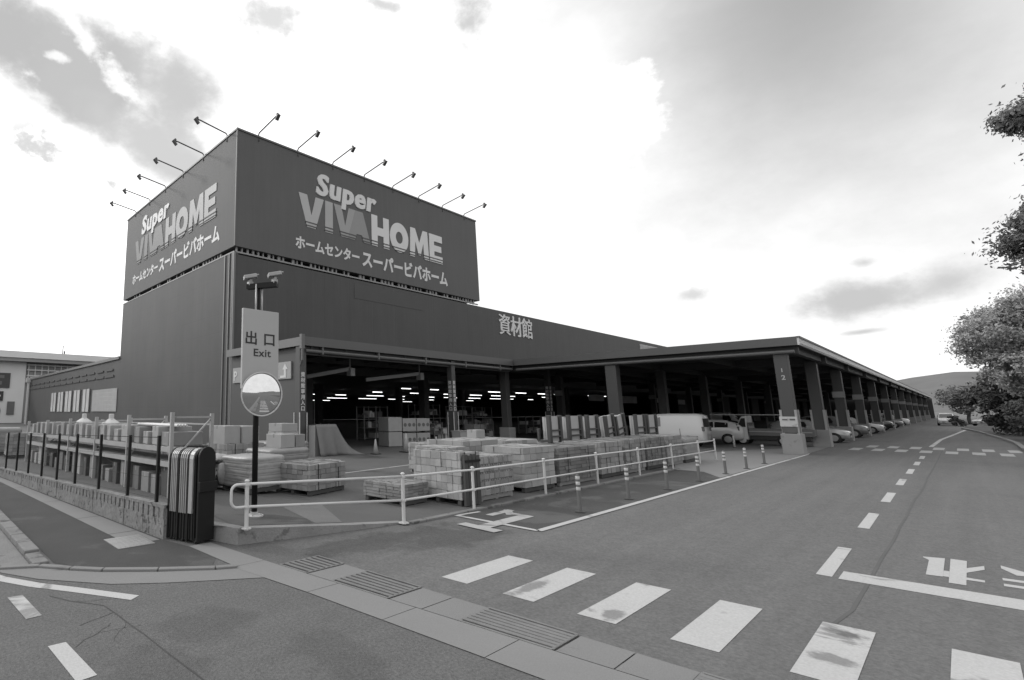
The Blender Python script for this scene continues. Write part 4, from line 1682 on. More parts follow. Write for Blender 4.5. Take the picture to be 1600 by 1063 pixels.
for (x0, x1, yf, dp, top, m, cs, lab) in ROW2:
    w = x1 - x0
    cx, cy = (x0 + x1) / 2, yf + dp / 2
    pallet(cx, cy, .003, w - .04, dp - .06, 0, "wooden pallet under the " + lab.split(' facing')[0].split(' left')[0].split(' at the')[0].split(' below')[0])
    bundle(cx, cy, .13, w, dp, top - .13, 0, lab, cs + 4, 6, 4, m)
box_thing("small_carton", "small pale carton standing on a slab bundle in the third row", "carton", 16.9, 11.3, 1.09, .55, .4, .3, 0, CARTON_L, "cartons in the yard")

# steel stillages standing on the second row, pale sheets inside
STL = mat("stillage_steel", .045, .5, .2, 4)
SHEET = mat("board_pale", .34, .6, .08, 2)
st = [(17.57, 18.33, 1.0, 0), (18.99, 19.91, 1.0, 0), (20.48, 21.3, .98, 0), (22.2, 22.9, .98, -7), (23.2, 24.0, .92, -9), (25.17, 26.14, .92, 0), (26.49, 27.53, .84, 0)]
SL = ["at the near end of the row", "second from the near end of the row", "third from the near end of the row", "leaning slightly, before the row's strongly tilted one", "the most tilted of the row", "upright just right of the tilted ones", "at the far end of the row"]
for i, (xa, xb, z0, tilt) in enumerate(st):
    w = xb - xa
    o = thing("stillage", "dark steel stillage frame holding pale boards, " + SL[i], "stillage", ((xa + xb) / 2, 8.85, z0), 0, "steel stillages on the slab bundles")
    o.rotation_euler = (0, R_(tilt), 0)
    h = 1.93 - z0
    b = MB()
    for sx_ in (-1, 1):
        b.box(sx_ * w / 2 - .075, sx_ * w / 2 + .075, -.06, .06, 0, h)
        b.box(sx_ * w / 2 - .04, sx_ * w / 2 + .04, .06, .42, .02, .1)
        b.box(sx_ * w / 2 - .05, sx_ * w / 2 + .05, .34, .42, .1, h * .5)
    b.box(-w / 2 + .075, w / 2 - .075, .36, .40, .03, .09)
    b.build("frame", STL, o, local=True, bevel=.01)
    b = MB()
    for zz in (h * .2, h * .42):
        b.box(-w / 2 + .076, w / 2 - .076, -.05, .0, zz, zz + .05)
    b.build("cross_bar", STL, o, local=True)
    b = MB()
    b.box(-w / 2 + .08, w / 2 - .08, .02, .09, .03, h - .03)
    b.box(-w / 2 + .08, w / 2 - .08, .10, .18, .03, h - .10)
    b.box(-w / 2 + .08, w / 2 - .08, .19, .27, .03, h - .06)
    b.build("boards", SHEET, o, local=True)

# pallets by the exit post
z1 = .12
SP = [
    ("wrapped", 7.35, 11.6, 1.2, 1.1, .85, 8, "white film wrapped load straight behind the exit post", WRAP),
    ("bundle", 8.7, 10.9, 1.5, 1.2, .72, 12, "low grey block bundle right of the exit post facing the railing", BLK[2]),
    ("wrapped", 9.1, 13.0, 1.5, 1.2, .95, 8, "grey film wrapped load behind the low block bundle", WRAP2),
    ("wrapped", 10.6, 12.3, .5, .5, .55, 5, "small pale wrapped load beside the low block bundle", WRAP),
    ("bundle", 8.9, 15.2, 1.5, 1.2, 1.0, 5, "block bundle in the back row by the wing wall", BLK[1]),
    ("wrapped", 11.2, 15.8, 1.6, 1.3, .95, 5, "pale wrapped load in front of the first entrance column", WRAP2),
]
for (kind, x, y_, w, d, h, a, lab, m) in SP:
    zb = lotz(x - w / 2) + .005
    pallet(x, y_, zb, w * .96, d * .96, R_(a), "wooden pallet under the " + lab, dark=True)
    if kind == "wrapped":
        wrapped(x, y_, zb + .126, w, d, h - .1, R_(a), lab, m, 5)
    else:
        bundle(x, y_, zb + .126, w, d, h - .1, R_(a), lab, 5, 7, 6, m, strap=True)
# cartons on the back loads
CB = [
    (8.55, 15.3, 1.02, .62, .9, .58, "tall pale carton left of the exit post on the back block bundle", CARTON_L),
    (9.25, 15.3, 1.02, .7, .9, .56, "pale carton right of the exit post on the back block bundle", CARTON_L),
    (9.2, 13.0, .99, .55, .7, .40, "pale carton on the left half of the grey wrapped load", CARTON_L),
    (9.75, 13.1, .99, .4, .7, .38, "printed narrow carton on the right half of the grey wrapped load", CARTON),
    (11.3, 15.8, .99, .8, .8, .33, "pale flat carton, lower of two at the entrance column", CARTON_L),
    (11.3, 15.8, 1.325, .78, .75, .30, "pale flat carton, upper of two at the entrance column", CARTON_L),
]
for (x, y_, z, w, d, h, lab, m) in CB:
    box_thing("carton_box", lab, "carton", x, y_, z, w, d, h, R_(6), m, "cartons stacked by the exit post")
# sacks left of the post
pallet(6.35, 12.6, lotz(5.8) + .004, 1.3, 1.1, R_(6), "wooden pallet under the sacks behind the folding gate", dark=True)
n = 0
for lay in range(3):
    for k in range(3):
        if lay == 2 and k == 0:
            continue
        names = ["bottom", "middle", "top"][lay] + " layer " + ["left", "centre", "right"][k]
        sack(5.95 + k * .42, 12.5, lotz(5.8) + .13 + lay * .22, .40, .85, .24, R_(rnd.uniform(-5, 5)), "pale paper sack, %s of the pile behind the folding gate" % names)
sack(6.25, 12.0, lotz(6.2) + .14, .45, .2, .52, R_(12), "upright pale sack leaning on the left of the sack pile")
sack(6.75, 12.02, lotz(6.7) + .14, .45, .2, .55, R_(-8), "upright pale sack leaning on the right of the sack pile")

# ------------------------------------------------------------------ open racks behind the fence


def rxx(y_):
    return 4.72 - .085 * (y_ - 10.8)


RACK = mat("rack_white", .30, .55, .12, 3, stain_or_shade=(5, .6, .1, .7))
fys = [10.8, 13.0, 15.1, 17.2, 19.4, 21.6]
rack = thing("storage_rack", "pale steel pallet rack standing behind the wire fence", "rack", (4.7, 10.8, .2))
RZ = .22
for i, y_ in enumerate(fys):
    x = rxx(y_)
    tz = 2.06 - .033 * (y_ - 10.8)
    f = MB()
    f.box(x - .04, x + .04, y_ - .035, y_ + .035, RZ - .05, tz)
    f.box(x + .93, x + 1.01, y_ - .035, y_ + .035, RZ - .05, tz - .03)
    f.box(x - .08, x + .08, y_ - .07, y_ + .07, RZ - .05, RZ)
    f.box(x + .04, x + .93, y_ - .02, y_ + .02, tz - .13, tz - .09)
    f.bar((x + .04, y_, 1.0), (x + .93, y_, tz - .16), .03)
    f.bar((x + .04, y_, .98), (x + .93, y_, .35), .03)
    f.build("upright_frame", RACK, rack)
for i in range(len(fys) - 1):
    ya, yb = fys[i] + .035, fys[i + 1] - .035
    for dx in (0, .95):
        for zz in (.93, 1.25):
            MB().bar((rxx(ya) + dx, ya, zz), (rxx(yb) + dx, yb, zz), .05, .11).build("shelf_beam", RACK, rack)
    MB().bar((rxx(ya) + .95, ya, 1.78 - .03 * i), (rxx(yb) + .95, yb, 1.78 - .03 * i), .03, .035).build("tie_bar", RACK, rack)
    b = MB()
    for (zz) in (.99, 1.31):
        n = len(b.v)
        b.v += [(rxx(ya) + .03, ya, zz), (rxx(ya) + .92, ya, zz), (rxx(yb) + .92, yb, zz), (rxx(yb) + .03, yb, zz)]
        b.f.append((n, n + 1, n + 2, n + 3))
    b.build("shelf_board", WOOD, rack)
q = random.Random(21)
PLACE = ["nearest", "second", "third", "fourth", "farthest"]
for i in range(5):
    y0 = fys[i] + .12
    for k in range(4):
        w = .45
        y_ = y0 + .24 + k * .48
        x = rxx(y_) + .45
        h = q.uniform(.28, .42)
        kind = q.random()
        lab = "%s one in the %s bay's top shelf of the outdoor rack" % (["nearest", "second", "third", "farthest"][k], PLACE[i])
        if kind < 2:
            box_thing("goods_box", "pale box, " + lab, "box", x, y_, 1.315, .82, .44, h, R_(-4 + q.uniform(-4, 4)), q.choice((CARTON_L, CARTON, CARTON_L)), "boxes on the outdoor rack")
        else:
            sack(x, y_, 1.315, .8, .45, .3, R_(-4), "pale sack, " + lab)
        if True:
            lab = "%s spot under the %s bay of the outdoor rack" % (["nearest", "second", "third", "farthest"][k], PLACE[i])
            m = q.choice((CARTON, WOOD_D, CARTON_L, BLK[3]))
            hh = q.uniform(.3, .68)
            box_thing("goods_box", ("dark" if m in (WOOD_D, BLK[3]) else "pale") + " goods box at the " + lab, "box", x, y_, lotz(x) + .006, .78, .44, hh, R_(-4 + q.uniform(-5, 5)), m, "boxes under the outdoor rack")
for i, (x, y_, w, d, h, lab, kd) in enumerate((
        (7.6, 16.2, 1.3, 1.1, .95, "wrapped load behind the outdoor rack nearest the wing wall", 'w'),
        (7.2, 18.6, 1.3, 1.1, 1.05, "grey block bundle behind the middle of the outdoor rack", 'b'),
        (6.6, 21.0, 1.3, 1.1, .9, "wrapped load behind the far end of the outdoor rack", 'w'),
        (4.0, 23.6, 1.2, 1.1, .95, "grey block bundle just past the far end of the outdoor rack", 'b'),
        (3.6, 25.6, 1.2, 1.1, 1.1, "pale wrapped load second past the outdoor rack's far end", 'w'),
        (3.4, 27.8, 1.2, 1.1, .9, "dark block bundle third past the outdoor rack's far end", 'b'),
        (3.0, 30.2, 1.2, 1.1, 1.0, "pale wrapped load farthest along the fence on the left", 'w'))):
    zb = lotz(x + .6) + .16
    pallet(x, y_, zb - .155, w * .96, d * .96, R_(-4), "wooden pallet under the " + lab, dark=True)
    if kd == 'b':
        bundle(x, y_, zb - .025, w, d, h - .13, R_(-4), lab, 6, 6, 5, BLK[2 if i < 5 else 3])
    else:
        wrapped(x, y_, zb - .025, w, d, h - .13, R_(-4), lab, WRAP2, 4)
# plastic pipes and a tilted board on the racks
o = thing("pipe_bundle", "white pipes lying across the top of the nearest rack bay", "pipes", (4.9, 12, 1.7))
b = MB()
for k in range(4):
    b.tube([(4.95 + k * .07, 11.0, 1.76), (4.78 + k * .07, 13.0, 1.76)], .032, 8)
b.build("pipe", WHITE, o)
for (y_, lab) in ((15.1, "pale cone shaped hopper on top of the middle rack frame"), (17.2, "pale cone shaped hopper on top of the fourth rack frame")):
    o = thing("hopper", lab, "hopper", (rxx(y_) + .4, y_, 1.75))
    MB().lathe([(.24, 0), (.07, .12), (.07, .24), (.05, .25)], n=16).build("cone", WHITE_OLD, o, smooth=False, local=True)
    MB().lathe([(.25, -.03), (.25, 0)], n=16).build("rim", WHITE_OLD, o, local=True)

# ------------------------------------------------------------------ things at the hall entrance
b = MB()
pts = [(15.35, 18.55), (15.9, 18.2), (16.5, 18.0), (17.0, 18.25)]
TARP = mat("tarp", .13, .6, .12, 2, 6, .8, 5)
o = thing("tarp_cover", "grey tarpaulin hanging over stacked goods at the entrance column", "tarpaulin", (16.2, 18.6, 0))
q = random.Random(5)
b = MB()
nu, nv = 16, 9
P_ = []
for i in range(nu + 1):
    u = i / nu
    for k in range(nv + 1):
        v = k / nv
        top = 1.45 if u < .62 else 1.45 - (u - .62) / .38 * 1.15
        z = top * (1 - v)
        out = .35 * v + .10 * math.sin(u * 19) * v
        if u > .62:
            out += (u - .62) * 1.0 * v
        x = 15.3 + 2.0 * u + (.5 * v * max(0, u - .55) * 2)
        y_ = 18.75 - out
        b.v.append((x, y_, max(.012, z)))
for i in range(nu):
    for k in range(nv):
        a = i * (nv + 1) + k
        b.f.append((a, a + 1, a + nv + 2, a + nv + 1))
c = b.build("sheet", TARP, o, smooth=True)
md = c.modifiers.new("s", 'SOLIDIFY')
md.thickness = .02
b = MB().box(15.25, 16.6, 18.78, 19.25, 0, 1.4)
b.build("covered_goods", CARTON, o)
cone0 = None
CL = ["white traffic cone, leftmost of three before the dark hall", "white traffic cone, middle of three in front of the printed cartons", "traffic cone, rightmost of three near the planter column"]
for i, (x, y_, s_) in enumerate(((18.29, 17.85, .72), (20.35, 17.7, .95), (22.57, 17.54, .72))):
    if cone0 is None:
        o = thing("traffic_cone", "", "traffic cone", (0, 0, 0))
        MB().lathe([(.15, .03), (.03, .72), (.015, .74)], n=16).build("cone", mat("cone_m", .36, .6, .1, 3), o, smooth=True, local=True)
        MB().box(-.2, .2, -.2, .2, 0, .035).build("foot", RUBBER, o, local=True, bevel=.01)
        cone0 = o
    else:
        o = copy_tree(cone0)
    o.location = (x, y_, .004)
    o.scale = (s_ / .74,) * 3
    o['label'] = CL[i]
    o['group'] = "traffic cones at the hall entrance"
n = 0
for lev in range(2):
    for k in range(3):
        lab = "%s carton of the %s pair row in the hall entrance" % (["left plain", "middle", "right"][k], ["lower", "upper"][lev])
        lab = "%s of the big pale cartons, %s layer, in the hall entrance" % (["leftmost", "middle one", "rightmost"][k], ["bottom", "upper"][lev])
        box_thing("carton_box", lab, "carton", 23.1 + k * .98, 21.3 - k * .25, .02 + lev * .86, .94, 1.1, .82 if k == 0 else .74, R_(-14), CARTON_L, "big cartons in the hall entrance", print_=None if k == 0 else 3)
o = thing("planter", "pale square planter tub around the middle entrance column", "planter", (26.6, 19.0, 0))
b = MB()
b.prism([(-.34, 0), (.34, 0), (.46, .85), (-.46, .85)], (26.6, 18.55, 0), (1, 0, 0), (0, 0, 1), -.6)
b.build("tub", mat("tub_m", .30, .7, .1, 2), o)
b = MB().box(26.12, 27.08, 18.52, 19.2, .85, .9)
b.build("rim", CARTON_L, o)
# murky racks and goods inside the hall
q = random.Random(33)
DK = [mat("murk_%d" % i, v, .8, .3, 1.5) for i, v in enumerate((.10, .20, .32, .07, .45))]
for i, (x, y_, w, h) in enumerate(((16.8, 27.6, 2.4, 2.6), (19.6, 24.5, 2.2, 1.3), (22.2, 29.5, 2.8, 2.8), (27.8, 27.4, 2.6, 2.4), (31.0, 24.6, 2.0, 1.2), (34.6, 28, 3.0, 2.6), (38.6, 27.4, 2.6, 2.5), (42.5, 28, 3, 2.4), (29.2, 22.6, 1.6, .95), (36.5, 23.8, 1.8, 1.25), (46, 25, 2.5, 1.6))):
    o = thing("display_rack", "dim display rack of mixed goods inside the hall, %s from the entrance wall" % ORD[i], "display rack", (x, y_, 0), R_(q.uniform(-4, 4)), "display racks in the hall")
    b = MB()
    for sx_ in (-w / 2, 0, w / 2):
        b.box(sx_ - .03, sx_ + .03, -.4, -.34, 0, h)
        b.box(sx_ - .03, sx_ + .03, .34, .4, 0, h)
    lev = max(2, int(h / .7))
    for k in range(lev + 1):
        zz = .1 + (h - .15) * k / lev
        b.box(-w / 2, w / 2, -.4, .4, zz - .025, zz)
    b.build("frame", DK[1], o, local=True)
    for mi in range(3):
        b = MB()
        for k in range(lev):
            zz = .1 + (h - .15) * k / lev
            xx = -w / 2 + .06
            while xx < w / 2 - .3:
                ww = q.uniform(.18, .5)
                if q.random() < .34:
                    b.box(xx, min(xx + ww, w / 2 - .05), -.38 + q.uniform(0, .1), .3, zz + .002, zz + q.uniform(.15, .5))
                xx += ww + .02
        if b.f:
            b.build("goods", [DK[0], DK[2], DK[4]][mi], o, local=True)

for i, (x, y_, w, h, lab) in enumerate(((18.3, 22.6, 1.2, 1.3, "dim carton pile inside the entrance right of the tarpaulin"), (29.5, 25.2, 1.5, 1.5, "dim carton pile between the racks behind the planter"), (33.0, 22.2, 1.3, 1.1, "dim low carton pile behind the block bundles by the second hall column"))):
    o = thing("carton_pile", lab, "carton pile", (x, y_, .003), R_(4 * i - 5))
    for lv in range(3):
        b = MB()
        for k in range(3):
            b.box(-w / 2 + k * w / 3 + .01, -w / 2 + (k + 1) * w / 3 - .01, -.4 + q.uniform(-.04, .04), .4, lv * h / 3 + .002, (lv + 1) * h / 3 - .01)
        b.build("carton_layer", CARTON if lv != 1 else CARTON_L, o, local=True)

# ------------------------------------------------------------------ vehicles
GLASS = mat("car_glass", .02, .08, .0, 1, spec=.8)
CARW = mat("car_white", .5, .25, .03, 1, coat=.6)
CARS = mat("car_silver", .36, .3, .05, 1, metal=.3, coat=.6)
CARG = mat("car_grey", .12, .25, .05, 1, coat=.6)
CARK = mat("car_black", .025, .2, .05, 1, coat=.6)
LENS = mat("lamp_lens", .6, .12, .05, 2, spec=.7)
REDL = mat("rear_lens", .10, .2, .05, 2, spec=.6)

CARSPEC = {
    # x stations (nose at +): x, z bottom, z belt, z roof, half width, half roof width
    'hatch': [(2.0, .38, .62, .66, .62, .50), (1.9, .28, .70, .76, .76, .62), (1.4, .24, .84, .90, .82, .70), (.85, .24, .92, .98, .84, .70),
              (.15, .24, .95, 1.42, .84, .62), (-.4, .24, .97, 1.50, .84, .64), (-1.2, .24, 1.0, 1.46, .84, .62), (-1.75, .26, 1.02, 1.28, .80, .60), (-1.98, .34, .98, 1.05, .74, .60)],
    'van': [(1.70, .40, .70, .80, .66, .60), (1.62, .28, .92, 1.0, .73, .64), (1.2, .24, 1.05, 1.62, .74, .62), (.8, .24, 1.08, 1.86, .74, .62),
            (0, .24, 1.10, 1.90, .74, .64), (-1.4, .24, 1.10, 1.90, .74, .64), (-1.66, .28, 1.1, 1.84, .73, .63), (-1.70, .36, 1.0, 1.70, .72, .62)],
    'mini': [(1.9, .36, .66, .72, .66, .56), (1.8, .26, .78, .86, .76, .66), (1.35, .22, .94, 1.02, .82, .72), (.95, .22, 1.0, 1.08, .83, .72),
             (.2, .22, 1.04, 1.60, .83, .66), (-.4, .22, 1.05, 1.70, .83, .68), (-1.5, .22, 1.07, 1.66, .83, .66), (-1.85, .28, 1.07, 1.55, .79, .64), (-1.92, .36, 1.0, 1.1, .74, .64)],
}
GL = {'hatch': ((.85, .15), [(.1, -.55), (-.62, -1.3)], (-1.75, -1.2)), 'van': ((1.55, 1.0), [(1.05, .35)], (-1.70, -1.66)), 'mini': ((.95, .2), [(.12, -.5), (-.58, -1.45)], (-1.9, -1.8))}


def lerp_st(st, x):
    s = sorted(st)
    for i in range(len(s) - 1):
        if s[i][0] <= x <= s[i + 1][0]:
            f = (x - s[i][0]) / (s[i + 1][0] - s[i][0])
            return [a + (b - a) * f for a, b in zip(s[i], s[i + 1])]
    return list(s[0] if x < s[0][0] else s[-1])


def car(kind, label, loc, rz, paint, group="vehicles parked under the canopy", cat="car", name="parked_car"):
    st = CARSPEC[kind]
    o = thing(name, label, cat, loc, rz, group)
    b = MB()
    xs_ = sorted(set([s[0] for s in st] + [s[0] * .5 + t[0] * .5 for s, t in zip(st, st[1:])]), reverse=True)
    rings = []
    for x in xs_:
        _, zb, zt, zr, w, wr = lerp_st(st, x)
        half = [(0, zb), (w * .85, zb), (w, zb + .14), (w * 1.0, (zb + zt) / 2 + .04), (w * .97, zt), (wr + (w * .97 - wr) * .15, zt + (zr - zt) * .8), (wr * .9, zr - .015 * (zr > zt + .2)), (0, zr + .02)]
        rings.append([(x, a, z) for a, z in half] + [(x, -a, z) for a, z in reversed(half[1:-1])])
    nr = len(rings[0])
    for r in rings:
        b.v += r
    for i in range(len(rings) - 1):
        for k in range(nr):
            b.f.append((i * nr + k, i * nr + (k + 1) % nr, (i + 1) * nr + (k + 1) % nr, (i + 1) * nr + k))
    b.f.append(tuple(reversed(range(nr))))
    b.f.append(tuple((len(rings) - 1) * nr + k for k in range(nr)))
    b.build("body", paint, o, local=True, smooth=True)
    ws, sides, rear = GL[kind]

    def side_pt(x, f, s):
        _, zb, zt, zr, w, wr = lerp_st(st, x)
        y_ = (w * .97 + 0.012) + ((wr + (w * .97 - wr) * .15) - w * .97) * f / .8
        return (x, s * y_, zt + (zr - zt) * f)
    for s in (1, -1):
        for (xa, xb) in sides:
            g_ = MB()
            pa = side_pt(xa, .08, s)
            pb = side_pt(xb, .08, s)
            pc = side_pt(xb, .76, s)
            xa2 = xa - (.16 if xa == sides[0][0] else 0)
            pd = side_pt(xa2, .76, s)
            g_.quad(*((pa, pd, pc, pb) if s > 0 else (pa, pb, pc, pd)))
            g_.build("side_window", GLASS, o, local=True)
    for nm, (xa, xb) in (("windscreen", ws), ("rear_window", rear)):
        A, B_ = lerp_st(st, xa), lerp_st(st, xb)
        za, zb_ = A[3] + .03, B_[3] + .0
        if kind == 'van' and nm == "rear_window":
            za, zb_ = 1.15, 1.7
        sg = 1 if nm == "windscreen" else -1
        e = .035 * sg
        g_ = MB()
        g_.quad((xa + e, A[5] * .86, za + .01), (xb + e, B_[5] * .86, zb_ + .01), (xb + e, -B_[5] * .86, zb_ + .01), (xa + e, -A[5] * .86, za + .01))
        g_.build(nm, GLASS, o, local=True)
    xf, xr = st[0][0] - .72, st[-1][0] + .72
    wv = max(s[4] for s in st)
    for x in (xf, xr):
        for s in (1, -1):
            t = MB().lathe([(.12, -.09), (.27, -.10), (.30, -.06), (.30, .06), (.27, .10), (.12, .09)], (x, s * (wv - .065), .30), axis='Y', n=20).build("wheel", RUBBER, o, local=True, smooth=True)
            r = MB().lathe([(.19, -.012), (.2, 0), (.1, .012), (.03, .014)], (x, s * (wv - .065) + (.098 if s > 0 else -.098), .30), axis='Y', n=16)
            r.build("rim", CARS, t, local=True)
            a = MB().lathe([(.345, -.02), (.345, .02)], (x, s * (wv - .016), .31), axis='Y', n=20)
            a.build("wheel_arch", CARK, o, local=True)
    if kind == 'van':
        tr_ = MB()
        for s in (1, -1):
            tr_.box(-1.45, 1.1, s * wv - .004 if s > 0 else -wv - .008, s * wv + .008 if s > 0 else -wv + .004, .60, .635)
            tr_.box(-.62, -.60, s * wv - .004 if s > 0 else -wv - .006, s * wv + .006 if s > 0 else -wv + .004, .40, 1.05)
        tr_.build("side_trim", CARK, o, local=True)
    for s in (1, -1):
        f0 = st[1]
        MB().obox((f0[0] - .02, s * f0[4] * .72, f0[2] - .06), .14, .30, .13).build("headlight", LENS, o, local=True, bevel=.02)
        f1 = st[-2]
        MB().obox((f1[0] - .05, s * f1[4] * .88, f1[2] - .05), .12, .14, .26).build("tail_light", REDL, o, local=True, bevel=.02)
        MB().obox((sides[0][0] - .02, s * (wv + .10), lerp_st(st, sides[0][0])[2] + .06), .10, .18, .13).build("wing_mirror", paint, o, local=True, bevel=.02)
    MB().obox((st[0][0] - .03, 0, .52), .06, .8, .12).build("grille", CARK, o, local=True)
    MB().obox((st[0][0] + .012, 0, .42), .012, .33, .15).build("number_plate", WHITE_OLD, o, local=True)
    return o


DN = R_(-90)
car('van', "white box van parked side on at the canopy edge behind the pale stillage boards", (36.6, 10.95, 0), R_(90), CARW, cat="van", name="parked_van")
car('hatch', "white hatchback side on between the white van and the flatbed truck", (42.0, 10.6, 0), R_(90), CARW)
# small flatbed truck
tr = thing("flatbed_truck", "small flatbed truck with a white cab and dark drop sides beside the first canopy column", "truck", (42.2, 7.35, 0), R_(90), "vehicles parked under the canopy")
b = MB()
b.prism([(1.05, .30), (1.72, .30), (1.75, .85), (1.58, 1.15), (1.30, 1.72), (1.05, 1.78)], (0, .70, 0), (1, 0, 0), (0, 0, 1), 1.4)
b.build("cab", CARW, tr, local=True, bevel=.04)
for s in (1, -1):
    g_ = MB()
    q_ = [(1.12, s * .712, 1.08), (1.54, s * .712, 1.08), (1.30, s * .712, 1.62), (1.12, s * .712, 1.62)]
    g_.quad(*(q_ if s < 0 else q_[::-1]))
    g_.build("side_window", GLASS, tr, local=True)
    MB().obox((1.52, s * .8, 1.15), .08, .14, .18).build("wing_mirror", CARK, tr, local=True, bevel=.02)
g_ = MB()
g_.quad((1.60, -.6, 1.15), (1.60, .6, 1.15), (1.35, .58, 1.66), (1.35, -.58, 1.66))
g_.build("windscreen", GLASS, tr, local=True)
b = MB()
b.box(-1.9, 1.02, -.70, .70, .58, .68)
b.box(-1.9, 1.02, -.72, -.68, .68, .98)
b.box(-1.9, 1.02, .68, .72, .68, .98)
b.box(-1.94, -1.9, -.72, .72, .62, .98)
b.box(.98, 1.03, -.72, .72, .68, 1.35)
b.build("load_bed", CARG, tr, local=True)
b = MB()
b.box(-1.85, 1.0, -.76, -.73, .80, .84)
b.box(-1.85, 1.0, .73, .76, .80, .84)
b.build("side_rail", ALU, tr, local=True)
MB().box(-1.7, 1.5, -.4, .4, .32, .56).build("chassis", CARK, tr, local=True)
for x in (1.35, -.55):
    for s in (1, -1):
        t = MB().lathe([(.12, -.08), (.25, -.09), (.28, -.05), (.28, .05), (.25, .09), (.12, .08)], (x, s * .6, .28), axis='Y', n=20).build("wheel", RUBBER, tr, local=True, smooth=True)
        MB().lathe([(.17, -.01), (.18, 0), (.06, .02)], (x, s * .69, .28), axis='Y', n=14).build("rim", ALU_L, t, local=True)
o = thing("pipe_load", "long pale pipes lying lengthwise over the flatbed truck", "pipes", (42.2, 7.6, 1.8))
b = MB()
for k in range(3):
    b.tube([(41.9 + k * .09, 6.4, 1.83), (41.9 + k * .09, 10.3, 1.83)], .035, 6)
b.build("pipe", ALU_L, o)
MB().box(41.7, 42.3, 6.45, 6.53, .69, 1.79).build("support", BEAM, o)
cars = [
    ('hatch', "silver hatchback nosing out between the second and third canopy column", 49.2, 6.7, CARS),
    ('mini', "dark people carrier nosing out between the third and fourth canopy column", 59.6, 6.6, CARG),
    ('hatch', "white car with its nose past the fourth canopy column", 71.0, 6.6, CARW),
    ('mini', "black car parked beyond the white car at the canopy's fifth column", 83.5, 6.6, CARK),
    ('hatch', "grey car parked far along the canopy edge before the dark end", 96.5, 6.6, CARG),
    ('mini', "white people carrier farthest along the canopy edge", 111, 6.6, CARW),
    ('mini', "dim grey people carrier deep in the canopy behind the flatbed truck", 50.5, 15.5, CARG),
    ('hatch', "dim silver car deep in the canopy behind the silver hatchback", 57.5, 15.0, CARS),
    ('van', "dim white van deep in the canopy behind the dark people carrier", 66.0, 15.4, CARW),
]
for (k, lab, x, y_, m) in cars:
    car(k, lab, (x, y_, -.008), DN, m)
car('mini', "white vehicle facing us at the far end of the lane before the hedge", (116, 1.5, -.01), R_(180), CARW, group="cars at the end of the lane")
car('hatch', "pale car standing right of the white vehicle at the far end of the lane", (118, -2.2, -.01), R_(150), CARS, group="cars at the end of the lane")

# ------------------------------------------------------------------ far buildings on the left
hb = thing("retail_hall", "large pale retail hall with a wide flat roof edge behind the annex on the left", "hall building", (16.4, 100, 0))
PALE = mat("pale_render", .58, .7, .08, .3)
MB().box(-60, 16.4, 100, 130, 0, 10.4).build("wall", PALE, hb)
MB().box(16.4, 70, 100.6, 130, 0, 10.4).build("wall", mat("facade_grey", .26, .6, .12, .4), hb)
b = MB()
b.box(-62, 72, 98.6, 131, 10.4, 11.0)
r_ = b.build("roof_edge", mat("roof_under", .26, .6, .1, .5), hb)
b = MB()
b.box(-62, 72, 98.4, 131, 11.0, 12.1)
b.build("roof", mat("roof_pale", .66, .6, .08, .4), hb)
b = MB()
for k in range(18):
    b.box(16.8 + k * 1.05, 16.95 + k * 1.05, 100.3, 100.6, 6.5, 10.2)
for zz in (7.0, 8.0, 9.0, 9.9):
    b.box(16.6, 35, 100.25, 100.6, zz, zz + .22)
b.build("lattice", PALE, hb)
b = MB()
for k in range(7):
    b.box(17.2 + k * 1.2, 18.2 + k * 1.2, 100.45, 100.6, 7.2, 8.2)
b.build("window", mat("lit_pane", .6, .3, .1, 1), hb)
b = MB().box(9.5, 14.1, 99.8, 100, 5.9, 8.4)
s1 = b.build("sign_panel", mat("dark_sign", .06, .5, .2, 1), hb)
b = MB()
b.box(11.2, 13.2, 99.78, 99.8, 7.5, 8.0)
b.box(11.4, 12.9, 99.78, 99.8, 6.4, 7.0)
b.build("lettering", mat("dim_mark", .14, .6), s1)
b = MB().box(9.5, 13.3, 99.8, 100, 3.7, 5.3)
s2 = b.build("sign_panel", mat("dark_sign2", .04, .5, .2, 1), hb)
MB().box(10.5, 12.9, 99.78, 99.8, 4.4, 4.7).build("lettering", LETTER_W, s2)
b = MB().lathe([(1.1, 0), (1.1, .05)], (12.0, 99.9, 2.0), axis='Y', n=24)
s3 = b.build("sign_panel", mat("dark_sign2", .04), hb)
b = MB()
b.bar((11.7, 99.8, 2.6), (12.5, 99.8, 2.0), .22, .03, upv=(0, 1, 0))
b.bar((12.5, 99.8, 2.0), (11.7, 99.8, 1.4), .22, .03, upv=(0, 1, 0))
b.build("lettering", LETTER_W, s3)
MB().box(14.0, 15.1, 99.85, 100, 1.4, 3.6).build("notice_panel", mat("mid_sign", .12, .6, .2, 2), hb)
b = MB()
b.tube([(22.3, 101, 12.1), (22.3, 101, 13.9)], .08, 6)
b.tube([(22.6, 101, 12.1), (22.6, 101, 12.9)], .12, 6)
b.build("mast", BEAM, hb)

# ------------------------------------------------------------------ trees


